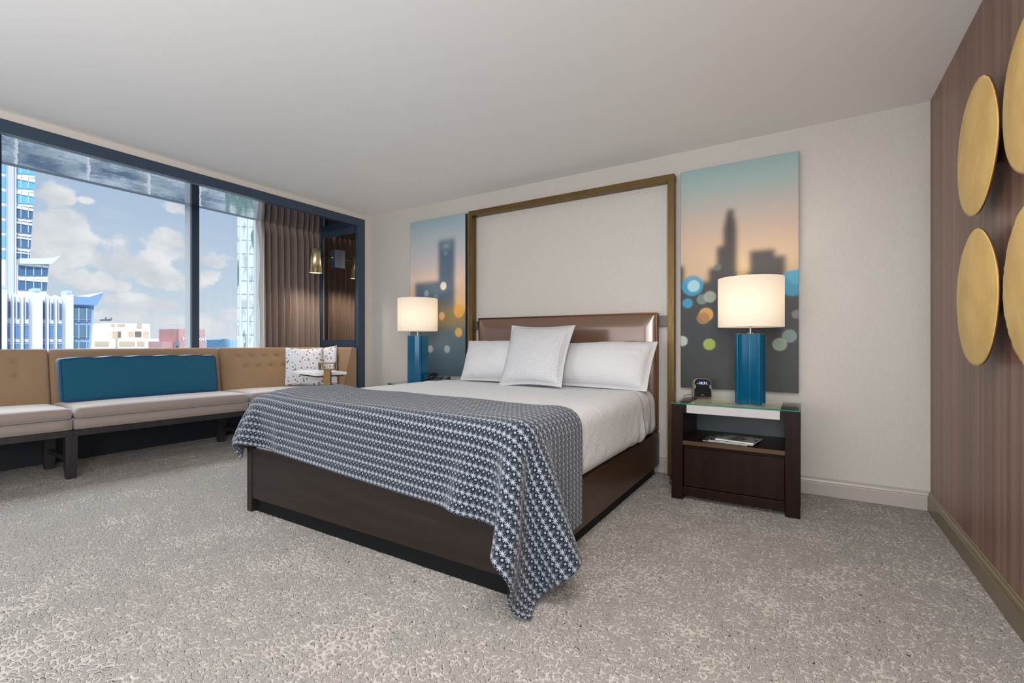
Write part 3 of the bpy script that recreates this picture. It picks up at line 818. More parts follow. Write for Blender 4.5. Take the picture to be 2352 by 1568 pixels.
def headboard():
    th = thing('headboard', 'glossy bronze leather headboard panel with two side brackets', 'headboard', (-1.885, 3.83, .40))
    x0, x1, z0, z1 = -2.764, -1.007, .34, 1.291
    n, m_ = 90, 50; V = []; F = []
    for i in range(n + 1):
        for j in range(m_ + 1):
            a, b = i / n, j / m_
            x, z = x0 + (x1 - x0) * a, z0 + (z1 - z0) * b
            dx = min(x - x0, x1 - x); dzz = min(z - z0, z1 - z); dm = min(dx, dzz)
            y = 3.80 - .035 * min(1, dm / .10) ** .65 + .022 * math.exp(-((dx - .0) / .22) ** 2) * min(1, dm / .1) * .3
            y -= .004 * math.sin(a * 9) * min(1, dm / .2)
            V.append((x, y, z))
    K = m_ + 1
    for i in range(n):
        for j in range(m_): F.append((i*K+j, (i+1)*K+j, (i+1)*K+j+1, i*K+j+1))
    rim = [i * K for i in range(n + 1)] + [n * K + j for j in range(1, K)] + [i * K + m_ for i in range(n - 1, -1, -1)] + [j for j in range(m_ - 1, 0, -1)]
    b0 = len(V); V += [(V[k][0], 3.862, V[k][2]) for k in rim]; R = len(rim)
    for k in range(R): F.append((rim[(k + 1) % R], rim[k], b0 + k, b0 + (k + 1) % R))
    F.append(tuple(b0 + k for k in range(R)))
    make('padded_panel', V, F, M_leather, th, smooth=True)
    # piping on the vertical edges
    MB().tube([(x1 + .001, 3.80, z0), (x1 + .001, 3.80, z1 + .001), (x0 - .001, 3.80, z1 + .001), (x0 - .001, 3.80, z0)], .006, 10).out('edge_piping', mat('copper_piping', col(150, 100, 66), .25, .3), th, smooth=True)
    MB().box((x1 + .007, 3.842, 1.185), (-.928, 3.862, 1.270)).out('bracket', mat('bracket_metal', col(92, 82, 78), .4, .4), th, bevel=.002)
    MB().box((-2.846, 3.842, 1.185), (x0 - .007, 3.862, 1.270)).out('bracket', MATS['bracket_metal'], th, bevel=.002)
headboard()
def wallframe():
    th = thing('wall_frame', 'tall brushed bronze rectangular frame on the wall around the headboard', 'frame', (-1.88, 3.84, 0))
    xo0, xo1, zt = -2.897, -.873, 2.383
    MB().box((xo0, 3.80, zt - .05), (xo1, 3.886, zt)).out('top_bar', mat('bronze_h', rough=.4, metal=.7, build=b_brush(col(100, 79, 44), col(118, 94, 54), True)), th, bevel=.002)
    MB().box((xo0, 3.80, .0), (xo0 + .05, 3.8675, zt - .05)).out('side_bar', M_bronze, th, bevel=.002)
    MB().box((xo1 - .05, 3.80, .0), (xo1, 3.8675, zt - .05)).out('side_bar', M_bronze, th, bevel=.002)
wallframe()

# mattress and bedding
def wavy(hem_z, amp, seed, sxc=-1.97):
    def f(V):
        V = V.copy()
        n_ = fbm(V * np.array([3, 3, 3]), seed, 1.6, 3)
        side = np.clip((.62 - V[:, 2]) / .25, 0, 1)
        dirx = np.sign(V[:, 0] - sxc)
        edge = np.clip((np.abs(V[:, 0] - sxc) - .9) / .06, 0, 1)
        V[:, 0] += dirx * edge * side * n_ * amp
        V[:, 2] += np.where(V[:, 2] > .6, n_ * amp * .35, 0) + np.where(V[:, 2] < .45, n_ * amp * 1.2 * edge, 0)
        return V
    return f
V, F = soft_box((-2.94, 1.68, .335), (-1.0, 3.755, .665), .07, .05)
tag(make('mattress', V, F, M_cotton, smooth=True), 'thick mattress under a white fitted sheet on the platform bed', 'mattress')
V, F = soft_box((-2.925, 3.5, .331), (-.985, 3.795, .50), .03, .04)
def cover(name, label, lo, hi, r, seed, amp, m_, cat, res=.028, skew=0.0):
    y1 = hi[1]; hi = (hi[0], y1 + .15, hi[2])
    V, F = soft_box(lo, hi, r, res, wavy(lo[2], amp, seed))
    V = np.array(V)
    keep = [f for f in F if V[list(f), 2].mean() > lo[2] + .012 and V[list(f), 1].mean() < y1 - .004 + skew * (.7 - V[list(f), 2].mean())]
    near = np.clip(1 - (y1 - V[:, 1]) / .35, 0, 1) ** 2; sidew = np.clip((.66 - V[:, 2]) / .2, 0, 1) * np.clip((V[:, 0] + 1.2) / .15, 0, 1)
    V[:, 0] += sidew * near * (.012 + .014 * np.sin(V[:, 1] * 46 + V[:, 2] * 6 + seed) * np.clip((.6 - V[:, 2]) / .2, 0, 1))
    V[:, 2] += np.clip((V[:, 2] - .66) / .03, 0, 1) * np.clip(1 - (y1 - V[:, 1]) / .05, 0, 1) * .003
    uv = np.stack([V[:, 1], np.where(V[:, 2] > hi[2] - r, V[:, 1] , V[:, 1])], -1)
    uv[:, 0] = V[:, 1]; uv[:, 1] = np.abs(V[:, 0] + 1.97) + (.7 - V[:, 2])
    o = make(name, V, keep, m_, smooth=True, uvs=uv, subsurf=1)
    so = o.modifiers.new('thick', 'SOLIDIFY'); so.thickness = .004; so.offset = 1
    return tag(o, label, cat)
cover('bed_sheet', 'white top sheet showing between the folded coverlet and the pillows', (-2.955, 1.66, .35), (-.978, 3.60, .688), .085, 5, .010, M_linen, 'sheet')
cover('folded_sheet', 'white sheet cuff folded back over the coverlet below the pillows', (-2.962, 1.65, .352), (-.966, 3.43, .696), .085, 8, .008, M_linen, 'sheet')
cover('coverlet', 'white ribbed coverlet hanging over the bed side under the knitted throw', (-2.972, 1.638, .352), (-.952, 3.20, .703), .08, 2, .006, M_linen, 'bedspread')

# pillows
def pil(name, label, q, T, m_, seed, group=None, **k):
    V, F, uv, rim = pillow(*q, T, seed=seed, **k)
    o = make(name, V, F, m_, None, smooth=True, uvs=uv[:, ::1])
    return tag(o, label, 'pillow', group)
pil('pillow', 'white bed pillow on the left half of the bed', [(-2.68, 3.40, .712), (-1.90, 3.40, .708), (-1.88, 3.60, 1.055), (-2.735, 3.60, 1.07)], .29, M_linen, 3, n=60, wr=.008, flange=.05, concave=.03)
pil('pillow', 'long white bed pillow on the right half of the bed', [(-1.86, 3.40, .712), (-.965, 3.38, .700), (-.945, 3.60, 1.06), (-1.84, 3.60, 1.03)], .29, M_linen, 7, n=60, wr=.007, flange=.05, concave=.02)
pil('accent_pillow', 'square silver-white cushion with crackle lines leaning on the bed pillows', [tuple(onY(1145, 887, 3.17)), tuple(onY(1290, 890, 3.13)), tuple(onY(1322, 746, 3.40)), tuple(onY(1176, 747, 3.42))], .20, M_crackle, 11, n=60, wr=.006, flange=.07, concave=.07, sag=.15)

# knitted throw, draped by a small cloth relaxation
def drape():
    W, L, h = 2.73, .89, .026; ANG, AU, Y0, BEND, STEPS = -3.2, 2.17, 2.15, .15, 170
    nu, nv = int(W / h) + 1, int(L / h) + 1
    U, Vv = np.meshgrid(np.linspace(0, W, nu), np.linspace(0, L, nv), indexing='ij')
    ang = math.radians(ANG); dx = U - AU; P = np.zeros((nu, nv, 3))
    P[..., 0] = -0.99 + dx * math.cos(ang) + Vv * math.sin(ang)
    P[..., 1] = Y0 - Vv * math.cos(ang) + dx * math.sin(ang)
    P[..., 2] = .718 + .003 * np.sin(U * 9 + Vv * 5) + .010 * np.exp(-((Vv - .04) / .05) ** 2) * np.sin(U * 3.1 + 1) ** 2
    P[..., 2] += .034 * np.exp(-((P[..., 0] + 2.86) / .22) ** 2) * np.exp(-((P[..., 1] - 1.95) / .3) ** 2)
    hu, hv = W / (nu - 1), L / (nv - 1)
    pin = ((P[..., 0] > -2.90) & (P[..., 0] < -1.05) & (P[..., 1] > 1.72)).reshape(-1)
    P0 = P.reshape(-1, 3).copy(); cons = []
    def add(di, dj, rest, k):
        I, J = np.meshgrid(np.arange(nu), np.arange(nv), indexing='ij')
        ok = (I + di < nu) & (J + dj < nv) & (J + dj >= 0); I, J = I[ok], J[ok]
        a = I * nv + J; b = (I + di) * nv + J + dj
        c_ = (I // di) % 2 if di else (J // dj) % 2
        for q in (0, 1):
            m_ = c_ == q; cons.append((a[m_], b[m_], rest, k))
    add(1, 0, hu, 1); add(0, 1, hv, 1); dg = math.hypot(hu, hv); add(1, 1, dg, .35); add(1, -1, dg, .35)
    add(2, 0, 2 * hu, BEND); add(0, 2, 2 * hv, BEND); add(4, 0, 4 * hu, BEND * .6); add(0, 4, 4 * hv, BEND * .6)
    def sd(p, lo, hi, r):
        lo = np.array(lo) + r; hi = np.array(hi) - r
        q = np.clip(p, lo, hi); d_ = p - q; n_ = np.linalg.norm(d_, axis=1) + 1e-9
        ins = (d_ == 0).all(1); dist = n_ - r; g_ = d_ / n_[:, None]
        g_[ins] = (0, 0, 1); dist[ins] = (p[ins, 2] - hi[2]) - r
        return dist, g_
    boxes = [((-2.99, 1.625, 0), (-.95, 3.8, .708), .075), ((-2.985, 1.60, 0.0), (-.97, 3.8, .40), .01), ((-1.04, 1.60, 0.0), (-.96, 1.7, .35), .01)]
    p = P.reshape(-1, 3).copy(); q = p.copy(); dt = .012
    for st in range(STEPS):
        v = (p - q) * .985; q = p.copy(); p = p + v; p[:, 2] -= 9.8 * dt * dt
        for it in range(14):
            for a, b, r, k in cons:
                d_ = p[b] - p[a]; l = np.sqrt((d_ * d_).sum(1)) + 1e-9
                c_ = d_ * ((l - r) / l * .5 * k)[:, None]; p[a] += c_; p[b] -= c_
            p[pin] = P0[pin]
            if it % 3 == 1 or it == 13:
                for lo, hi, r in boxes:
                    dist, g_ = sd(p, lo, hi, r); m_ = dist < .009
                    p[m_] -= g_[m_] * (dist[m_] - .009)[:, None]
                    if it == 13: q[m_] = q[m_] + (p[m_] - q[m_]) * .75
                m_ = p[:, 2] < .012; p[m_, 2] = .012
                if it == 13: q[m_] = q[m_] + (p[m_] - q[m_]) * .9
    uv = np.stack([U, Vv], -1).reshape(-1, 2)
    F = [(i * nv + j, i * nv + j + 1, (i + 1) * nv + j + 1, (i + 1) * nv + j) for i in range(nu - 1) for j in range(nv - 1)]
    o = make('knitted_throw', p, F, M_throw, smooth=True, uvs=uv)
    b_ = o.modifiers.new('sub', 'SUBSURF'); b_.levels = 2; b_.render_levels = 2
    so = o.modifiers.new('thick', 'SOLIDIFY'); so.thickness = .009; so.offset = 1
    tag(o, 'navy and white star-patterned knitted throw draped over the foot of the bed', 'blanket')
drape()

# ------------------------------------------------------------------ nightstands
def nightstand_right():
    th = thing('nightstand', 'espresso nightstand with white glass-covered top and open shelf', 'nightstand', (-.397, 3.53, 0))
    x0, x1, y0, y1 = -.77, -.024, 3.28, 3.78
    for (a, b) in ((x0, x0 + .073), (x1 - .079, x1)):
        MB().box((a, y0, 0), (b, y1, .637)).out('side_panel', M_woodz, th, bevel=.002)
    MB().box((x0 + .0735, y0 + .001, .583), (x1 - .0795, y1, .6375)).out('top_panel', M_woodz, th)
    MB().box((-.672, y0 - .001, .583), (-.130, y0 + .012, .638)).out('front_fascia', M_whitelac, th, bevel=.001)['label'] = 'white front edge of the top'
    MB().box((-.672, y0 + .012, .6376), (-.130, y1, .6390)).out('top_inlay', M_cream, th)['label'] = 'cream panel under the glass'
    gt_ = MB().box((x0 - .003, y0 - .004, .6392), (x1 + .003, y1 + .003, .6465)).out('glass_top', M_topglass, th)
    MB().box((x0 - .0032, y0 - .0055, .6392), (x1 + .0032, y0 - .0038, .6465)).box((x1 + .003, y0 - .004, .6392), (x1 + .0045, y1 + .003, .6465)).out('glass_edge', M_glassedge, gt_)
    MB().box((x0 + .0735, y0 + .01, .37), (x1 - .0795, y1 - .02, .395)).out('shelf', M_woodz, th)
    MB().box((x0 + .0735, y0 + .002, .37), (x1 - .0795, y0 + .0098, .396)).out('shelf_edge', mat('dark_bronze', col(84, 62, 40), .4, .4), th)['label'] = 'bronze strip on the shelf edge'
    MB().box((x0 + .0735, y1 - .018, .02), (x1 - .0795, y1 - .004, .583)).out('back_panel', M_greyback, th)
    MB().box((x0 + .078, y0 + .012, .092), (x1 - .084, y0 + .034, .345)).out('drawer', M_woodz, th, bevel=.002)
    MB().box((x0 + .0735, y0 + .034, .03), (x1 - .0795, y0 + .045, .369)).out('drawer_surround', M_woodz, th)
    MB().box((x0 + .0735, y0 + .004, .03), (x1 - .0795, y0 + .033, .088)).out('apron', M_woodz, th, bevel=.003)
nightstand_right()
def nightstand_left():
    th = thing('nightstand', 'bow-fronted bronze nightstand with a glass top behind the bed', 'nightstand', (-3.28, 3.6, 0))
    def outline(e=0.0):
        pts = [(-3.60 - e, 3.86)]
        for i in range(17):
            q = i / 16; pts.append((-3.60 - e + (.60 + 2 * e) * q, 3.385 - e - .060 * (1 - (2 * q - 1) ** 2)))
        pts.append((-3.0 + e, 3.86)); return pts
    MB().prism(outline(0), .56, .638).out('apron', M_bronze, th)
    MB().prism(outline(-.02), .02, .56).out('cabinet_body', M_woodz, th)
    MB().prism(outline(.004), .6385, .6455).out('glass_top', mat('blue_glass_top', col(86, 122, 128), .06, Specular_IOR_Level=.9), th)
    o_ = outline(.006)[1:-1]; i_ = outline(.0038)[1:-1]
    MB().prism(o_ + i_[::-1], .6390, .6450).out('glass_edge', M_glassedge, th)
    MB().box((-3.30, 3.330, .30), (-3.28, 3.345, .32)).out('knob', M_brass, th, bevel=.003)
nightstand_left()

# ------------------------------------------------------------------ table lamps
def lamp(label, x, y, rot, zb=.6466, h=.465):
    th = thing('table_lamp', label, 'lamp', (x, y, zb), 'blue cross-shaped bedside lamps')
    R_, w_, r0 = .104, .0125, .0145; pts = []
    for k in range(4):
        a = k * math.pi / 2
        for (r, tt) in ((r0 * 1.0, -math.pi / 4),):
            pts.append((r * 1.25 * math.cos(a + tt), r * 1.25 * math.sin(a + tt)))
        for off_, rr in ((-w_, R_ * .55), (-w_ * 1.0, R_), (w_ * 1.0, R_), (w_, R_ * .55)):
            if rr < R_: off_ *= 1.05
            pts.append((rr * math.cos(a) - off_ * math.sin(a), rr * math.sin(a) + off_ * math.cos(a)))
    M = Matrix.Translation((x, y, zb)) @ Matrix.Rotation(math.radians(rot), 4, 'Z')
    MB().prism(pts, 0, h, M).out('lamp_base', M_blue, th, bevel=.003, seg=3)
    MB().lathe([(.006, h), (.006, h + .10)], (x, y, zb), 14).lathe([(0, h), (.022, h), (.022, h + .006), (0, h + .008)], (x, y, zb), 20).out('stem', M_steel, th, smooth=True)
    z0, z1 = zb + h + .045, zb + h + .372
    MB().lathe([(.200, z0 - zb), (.200, z1 - zb), (.1975, z1 - zb), (.1975, z0 - zb), (.200, z0 - zb)], (x, y, zb), 64).out('lamp_shade', M_shade, th, smooth=True)
    shd = [c for c in th.children if c.name.startswith('lamp_shade')][0]
    sp = MB()
    for k in range(3):
        a = k * 2.094 + .4; sp.tube([(x, y, zb + h + .06), (x + .198 * math.cos(a), y + .198 * math.sin(a), zb + h + .06)], .002, 6)
    sp.lathe([(.0, h + .052), (.016, h + .054), (.016, h + .066), (.0, h + .068)], (x, y, zb), 16)
    sp.out('shade_spider', M_steel, shd, smooth=True)
    MB().lathe([(0, h + .10), (.018, h + .105), (.03, h + .15), (.022, h + .19), (0, h + .205)], (x, y, zb), 20).out('bulb', M_bulb, th, smooth=True)
    light('table_lamp_light', 'POINT', (x, y, zb + h + .23), 2.9, (1.0, .77, .53), shadow_soft_size=.04)
lamp('teal cross-shaped table lamp with lit white drum shade beside the alarm clock', -.311, 3.515, 40)
lamp('teal cross-shaped table lamp with lit white drum shade beside the telephone', -3.335, 3.535, 55, .6462, .48)

# ------------------------------------------------------------------ things on the nightstands
def clock():
    th = thing('alarm_clock', 'black and silver alarm clock radio with blue digits on the right nightstand', 'clock', (-.648, 3.71, .6466))
    M = Matrix.Translation((-.648, 3.70, .6466)) @ Matrix.Rotation(math.radians(22), 4, 'Z') @ Matrix.Rotation(math.radians(-6), 4, 'X')
    pr = [(-.066, 0), (.066, 0), (.060, .114), (.053, .130), (.038, .138), (-.038, .138), (-.053, .130), (-.060, .114)]
    MB().prism(pr, -.024, .045, M, axis='y').out('case', M_greyplas, th, bevel=.003)
    pf = [(x * .93, .003 + z * .955) for x, z in pr]
    MB().prism(pf, -.0255, -.0238, M, axis='y').out('front_grille', mat('grille_cloth', col(16, 16, 17), .7, Specular_IOR_Level=.2), th)
    ps = [(-.047, .086), (.047, .086), (.047, .113), (.041, .127), (-.041, .127), (-.047, .113)]
    MB().prism(ps, -.0265, -.0254, M, axis='y').out('display', mat('display_glass', col(14, 26, 44), .1), th)
    RM = M @ Matrix.Translation((-.038, -.0268, .096)) @ Matrix.Rotation(math.pi / 2, 4, 'X')
    text('time_digits', '-10:31.', .0275, RM, M_led, th)
    text('brand_mark', 'iHome', .008, M @ Matrix.Translation((-.012, -.0258, .016)) @ Matrix.Rotation(math.pi / 2, 4, 'X'), M_letter, th)
    for sx in (-1, 1):
        MB().box((sx * .052 - .0035, -.0268, .066), (sx * .052 + .0035, -.0252, .092), M).out('button', M_greyplas, th)
    pts = bez([M @ Vector((-.03, .045, .01)), (-.72, 3.755, .655), (-.775, 3.73, .652), (-.79, 3.76, .60), (-.80, 3.80, .30)], 10)
    MB().tube(pts, .0022, 6).out('power_cord', M_black, th, smooth=True)
clock()
def magazines():
    def mg(x, y, rot, z, w_, h_, t_, label, mc):
        M = Matrix.Translation((x, y, z)) @ Matrix.Rotation(math.radians(rot), 4, 'Z')
        th = thing('magazine', label, 'magazine', (x, y, z), 'magazines on the nightstand shelf')
        MB().box((-w_/2, -h_/2, .0008), (w_/2, h_/2, t_ - .0008), M).out('pages', M_paper, th)
        MB().box((-w_/2 - .001, -h_/2 - .001, t_ - .0008), (w_/2 + .001, h_/2 + .001, t_), M).out('cover', mc, th)
    mg(-.44, 3.435, -4, .3952, .27, .20, .005, 'thin dark magazine, lowest of the stack on the nightstand shelf', M_cover2)
    mg(-.40, 3.44, -7, .4003, .27, .21, .006, 'magazine in the middle of the stack on the nightstand shelf', M_cover2)
    mg(-.375, 3.445, -10, .4064, .235, .20, .011, 'thick magazine with a photo cover, topmost of the shelf stack', M_cover)
magazines()
def phone():
    th = thing('telephone', 'dark desk telephone with corded handset on the left nightstand', 'telephone', (-3.13, 3.60, .6462))
    M = Matrix.Translation((-3.115, 3.585, .6462)) @ Matrix.Rotation(math.radians(14), 4, 'Z')
    MB().prism([(-.09, 0), (.09, 0), (.09, .062), (.07, .066), (-.09, .030)], -.10, .10, M, axis='x').out('body', M_phone, th, bevel=.004, seg=3)
    def sl(y): return .030 + (y + .09) / .16 * .036
    kp = MB().box((-.012, -.075, .001), (.088, .062, .004), M @ Matrix.Translation((0, 0, .048)) @ Matrix.Rotation(math.atan(.036 / .16), 4, 'X')).out('keypad_plate', mat('keypad_grey', col(120, 126, 136), .4), th)
    for r in range(4):
        for c_ in range(3):
            x = .012 + c_ * .024; y = -.05 + r * .026
            MB().box((x - .007, y - .007, sl(y) + .004), (x + .007, y + .007, sl(y) + .009), M).out('key', M_black, kp)
    hs = bez([(-.068, -.085, .052), (-.068, -.05, .082), (-.068, 0, .088), (-.068, .05, .090), (-.068, .085, .084)], 8)
    b_ = MB().tube([M @ p for p in hs], .017, 12)
    for yy, zz in ((-.078, .052), (.075, .080)): b_.lathe([(0, 0), (.027, 0), (.027, .022), (0, .026)], tuple(M @ Vector((-.068, yy, zz - .008))), 18)
    b_.out('handset', M_black, th, smooth=True)
    cp = []
    for i in range(120):
        q = i / 119; a = q * 16 * 2 * math.pi
        cp.append(M @ Vector((-.115 - .022 * math.sin(q * 3.1) + .006 * math.cos(a), -.085 + .12 * q, .010 + .028 * (1 - q) + .006 * math.sin(a))))
    MB().tube(cp, .0018, 5).out('coiled_cord', M_black, th, smooth=True)
    tag(MB().box((-.06, -.055, 0), (.09, .055, .009), Matrix.Translation((-3.055, 3.44, .6462)) @ Matrix.Rotation(math.radians(20), 4, 'Z')).out('notepad', mat('notepad_cover', col(60, 66, 78), .4), bevel=.002), 'dark notepad lying in front of the telephone', 'notepad')
    pm = MB().tube([(-3.19, 3.40, .652), (-3.07, 3.385, .652)], .0045, 10)
    tag(pm.out('pen', mat('pen_silver', col(215, 215, 215), .3, .4), smooth=True), 'silver pen lying on the left nightstand before the telephone', 'pen')
phone()
tag(MB().tube(bez([(-.80, 3.79, .10), (-.81, 3.70, .03), (-.79, 3.62, .008), (-.82, 3.56, .006), (-.86, 3.62, .006), (-.88, 3.74, .02), (-.87, 3.82, .12)], 10), .004, 8).out('power_cable', M_black, smooth=True), 'black power cable looped on the carpet between bed and nightstand', 'cable')

# ------------------------------------------------------------------ canvas prints
def blur(A, s_):
    r = int(3 * s_) + 1; k = np.exp(-np.arange(-r, r + 1) ** 2 / (2 * s_ * s_)); k /= k.sum()
    for ax_ in (0, 1):
        pad = [(0, 0)] * A.ndim; pad[ax_] = (r, r); B = np.pad(A, pad, mode='edge')
        out_ = np.zeros_like(A)
        for i, kk in enumerate(k): out_ += kk * np.take(B, range(i, i + A.shape[ax_]), axis=ax_)
        A = out_
    return A
def lin(c): return np.array(col(*c)[:3])
def ramp(y, stops):
    ys = [s_[0] for s_ in stops]; cs = np.array([lin(s_[1]) for s_ in stops])
    return np.stack([np.interp(y, ys, cs[:, i]) for i in range(3)], -1)
def canvas(label, x0, x1, z0, z1, paint):
    NX, NZ = 170, 360
    nx, ny = np.meshgrid(np.linspace(0, 1, NX), np.linspace(0, 1, NZ), indexing='ij')
    C_ = np.clip(paint(nx, ny), 0, 1)
    C4 = np.concatenate([C_.reshape(-1, 3), np.ones((NX * NZ, 1))], 1)
    V = [(x0 + (x1 - x0) * a, 3.845, z1 + (z0 - z1) * b) for a, b in zip(nx.ravel(), ny.ravel())]
    F = [(i * NZ + j, i * NZ + j + 1, (i + 1) * NZ + j + 1, (i + 1) * NZ + j) for i in range(NX - 1) for j in range(NZ - 1)]
    th = thing('canvas_print', label, 'wall art', ((x0 + x1) / 2, 3.86, z0))
    make('printed_face', V, F, M_art, th, cols=C4)
    MB().box((x0 - .001, 3.8455, z0 - .001), (x1 + .001, 3.886, z1 + .001)).out('stretcher_edge', M_arted, th)
def disc(C_, nx, ny, cx_, cy_, r, c, a=.85, rim=None, asp=2.12):
    d_ = np.sqrt((nx - cx_) ** 2 + ((ny - cy_) * asp) ** 2) / r
    m_ = np.clip((1 - d_) / .10, 0, 1)[..., None] * a
    C_ = C_ * (1 - m_) + lin(c) * m_
    if rim is not None:
        m2 = (np.clip(1 - abs(d_ - .93) / .07, 0, 1))[..., None] * .8
        C_ = C_ * (1 - m2) + lin(rim) * m2
    return C_
def paint_right(nx, ny):
    C_ = ramp(ny, [(0, (138, 166, 168)), (.08, (152, 172, 170)), (.2, (180, 170, 162)), (.32, (198, 172, 152)), (.45, (208, 178, 144)), (.56, (200, 170, 128)), (1, (200, 170, 130))])
    top = np.full_like(nx, 1.0)
    for a, b, y in ((0, .03, .435), (.03, .26, .515), (.26, .33, .455), (.33, .385, .36), (.385, .41, .28), (.40, .50, .25), (.415, .485, .205), (.50, .615, .49), (.615, .82, .395), (.82, .90, .425), (.90, 1.01, .525)):
        m_ = (nx >= a) & (nx < b); top = np.where(m_, np.minimum(top, y) if (a, b) == (.415, .485) else y, top)
    sp_ = .200 + ((nx - .447) / .058) ** 2 * .085
    top = np.where((nx > .385) & (nx < .505), np.minimum(top, sp_), top)
    mask = (ny > top).astype(float)[..., None]
    halo = blur(mask, 9.0); mask = blur(mask, 3.2)
    dark = ramp(ny, [(0, (58, 50, 52)), (.45, (62, 56, 54)), (.6, (44, 46, 50)), (.75, (34, 39, 43)), (1, (37, 39, 38))])
    C_ = C_ * (1 - halo * .25) + lin((196, 176, 110)) * halo * .25
    C_ = C_ * (1 - mask) + dark * mask
    D_ = [(.11, .53, .105, (40, 150, 190), None), (.12, .532, .06, (176, 214, 226), None), (.065, .61, .05, (40, 150, 185), None), (.20, .595, .05, (110, 130, 130), (140, 150, 140)), (.27, .585, .055, (150, 160, 145), (190, 190, 165)),
          (.235, .665, .066, (216, 156, 78), (225, 180, 90)), (.21, .68, .06, (150, 112, 60), (190, 150, 80)), (.015, .785, .05, (190, 200, 190), (215, 220, 205)), (.265, .80, .055, (150, 180, 66), (205, 200, 110)), (.96, .545, .12, (36, 150, 190), None), (.99, .52, .07, (60, 165, 195), None),
          (.93, .765, .058, (120, 142, 138), (160, 175, 165)), (.855, .80, .058, (140, 160, 148), (175, 185, 165)), (.55, .46 + .045, .05, (190, 160, 90), (220, 190, 110)), (.715, .775, .03, (200, 160, 60), (220, 190, 90)), (.34, .455, .035, (90, 110, 100), None), (.985, .675, .04, (120, 125, 125), None)]
    for a, b, r, c, rim in D_: C_ = disc(C_, nx, ny, a, b, r, c, .85, rim)
    return blur(C_, .7)
def paint_left(nx, ny):
    C_ = ramp(ny, [(0, (140, 166, 176)), (.1, (166, 178, 184)), (.25, (188, 184, 188)), (.38, (212, 190, 178)), (.5, (226, 188, 150)), (.62, (230, 176, 96)), (.7, (170, 140, 90)), (1, (90, 100, 105))])
    top = np.where((nx > .53) & (nx < .82), .145, np.where((nx > .09) & (nx <= .53), .40, np.where(nx >= .82, .60, .56)))
    mask = (ny > top).astype(float)[..., None]; mask = blur(mask, 4.5)
    dark = ramp(ny, [(0, (84, 104, 122)), (.5, (86, 104, 122)), (.57, (124, 118, 100)), (.66, (140, 122, 84)), (.72, (96, 112, 118)), (.85, (78, 98, 112)), (1, (60, 80, 90))])
    C_ = C_ * (1 - mask) + dark * mask
    g_ = np.exp(-((nx - .67) / .08) ** 2 - ((ny - .185) / .022) ** 2)[..., None] * .6
    C_ = C_ * (1 - g_) + lin((150, 170, 182)) * g_
    for a, b, r, c, rim in [(.62, .435, .055, (226, 226, 206), (235, 235, 220)), (.31, .475, .045, (150, 165, 175), None), (.59, .625, .055, (226, 180, 130), (235, 195, 140)), (.885, .73, .062, (226, 172, 78), (240, 190, 90)), (.89, .60, .09, (226, 166, 70), None), (.38, .835, .05, (180, 180, 186), (205, 200, 200)), (.685, .835, .05, (140, 168, 160), (170, 190, 180)), (.66, .23, .035, (110, 135, 150), None), (.48, .50, .04, (120, 140, 152), None)]:
        C_ = disc(C_, nx, ny, a, b, r, c, .85, rim)
    return blur(C_, .9)
canvas('tall blurred dusk skyline canvas with a dark spire, right of the headboard', -.831, -.0386, .702, 2.392, paint_right)
canvas('tall blurred skyline canvas with a square-topped blue tower, left of the headboard', -3.739, -2.967, .708, 2.386, paint_left)

# ------------------------------------------------------------------ gold wall discs
def golddisc(label, yc, zc, r, seed, ragged, holes=0, tilt=0.0):
    rng = np.random.RandomState(seed)
    th = thing('wall_disc', label, 'wall art', (.62, yc, zc), 'gold discs on the striped wall')
    n, R_ = 220, 26
    ph = rng.rand(6) * 6.28
    jit = np.repeat(rng.rand(110), 2) - .5
    V = []; F = []
    def rad(k):
        a = 2 * math.pi * k / n
        w_ = 1 + .012 * math.sin(2 * a + ph[0]) + .008 * math.sin(5 * a + ph[1])
        zone = max(0, math.cos(a - ph[2])) if ragged < 1.5 else 1
        return r * (w_ + ragged * .016 * jit[k % n] * zone)
    rr = [rad(k) for k in range(n)]
    X0 = .612
    dish = lambda q: -.018 * (1 - q * q)
    V.append((X0 + dish(0), yc, zc))
    for i in range(1, R_ + 1):
        q = i / R_
        for k in range(n):
            a = 2 * math.pi * k / n; r_ = rr[k] * q if q > .9 else r * q * (rr[k] / r * q + 1 - q)
            V.append((X0 + dish(q), yc + r_ * math.cos(a), zc + r_ * math.sin(a)))
    for k in range(n): F.append((0, 1 + k, 1 + (k + 1) % n))
    hs = set()
    hc = [(rng.uniform(.72, .97), rng.uniform(2.2, 4.4)) for _ in range(holes)]
    for i in range(R_ - 1):
        for k in range(n):
            F.append((1 + i * n + k, 1 + (i + 1) * n + k, 1 + (i + 1) * n + (k + 1) % n, 1 + i * n + (k + 1) % n))
    # punched holes: faces left out of the sheet
    if holes:
        keep = []
        for f in F:
            if len(f) == 4:
                c = np.mean([V[q] for q in f], axis=0); a = math.atan2(c[2] - zc, c[1] - yc) % (2 * math.pi); q = math.hypot(c[1] - yc, c[2] - zc) / r
                if any(abs(q - hq) < .013 and abs(a - ha) < .022 for hq, ha in hc) and q < .965: continue
            keep.append(f)
        F = keep
    o = make('disc_plate', V, F, [M_gold, M_goldedge], th, smooth=True)
    so = o.modifiers.new('thick', 'SOLIDIFY'); so.thickness = .006; so.offset = 0; so.material_offset_rim = 1
    b_ = MB().lathe([(0, .61), (.07, .61), (.07, RX), (0, RX)], (0, yc, zc), 28, Matrix.Rotation(math.pi / 2, 4, 'Y'))
    b_.out('standoff_mount', M_plinth, th)
golddisc('upper gold disc nearer the corner, plain face with a ragged right rim', 2.715, 1.868, .276, 3, 1.0)
golddisc('lower gold disc nearer the corner, smooth rim with worn speckles', 2.72, 1.240, .285, 8, .12)
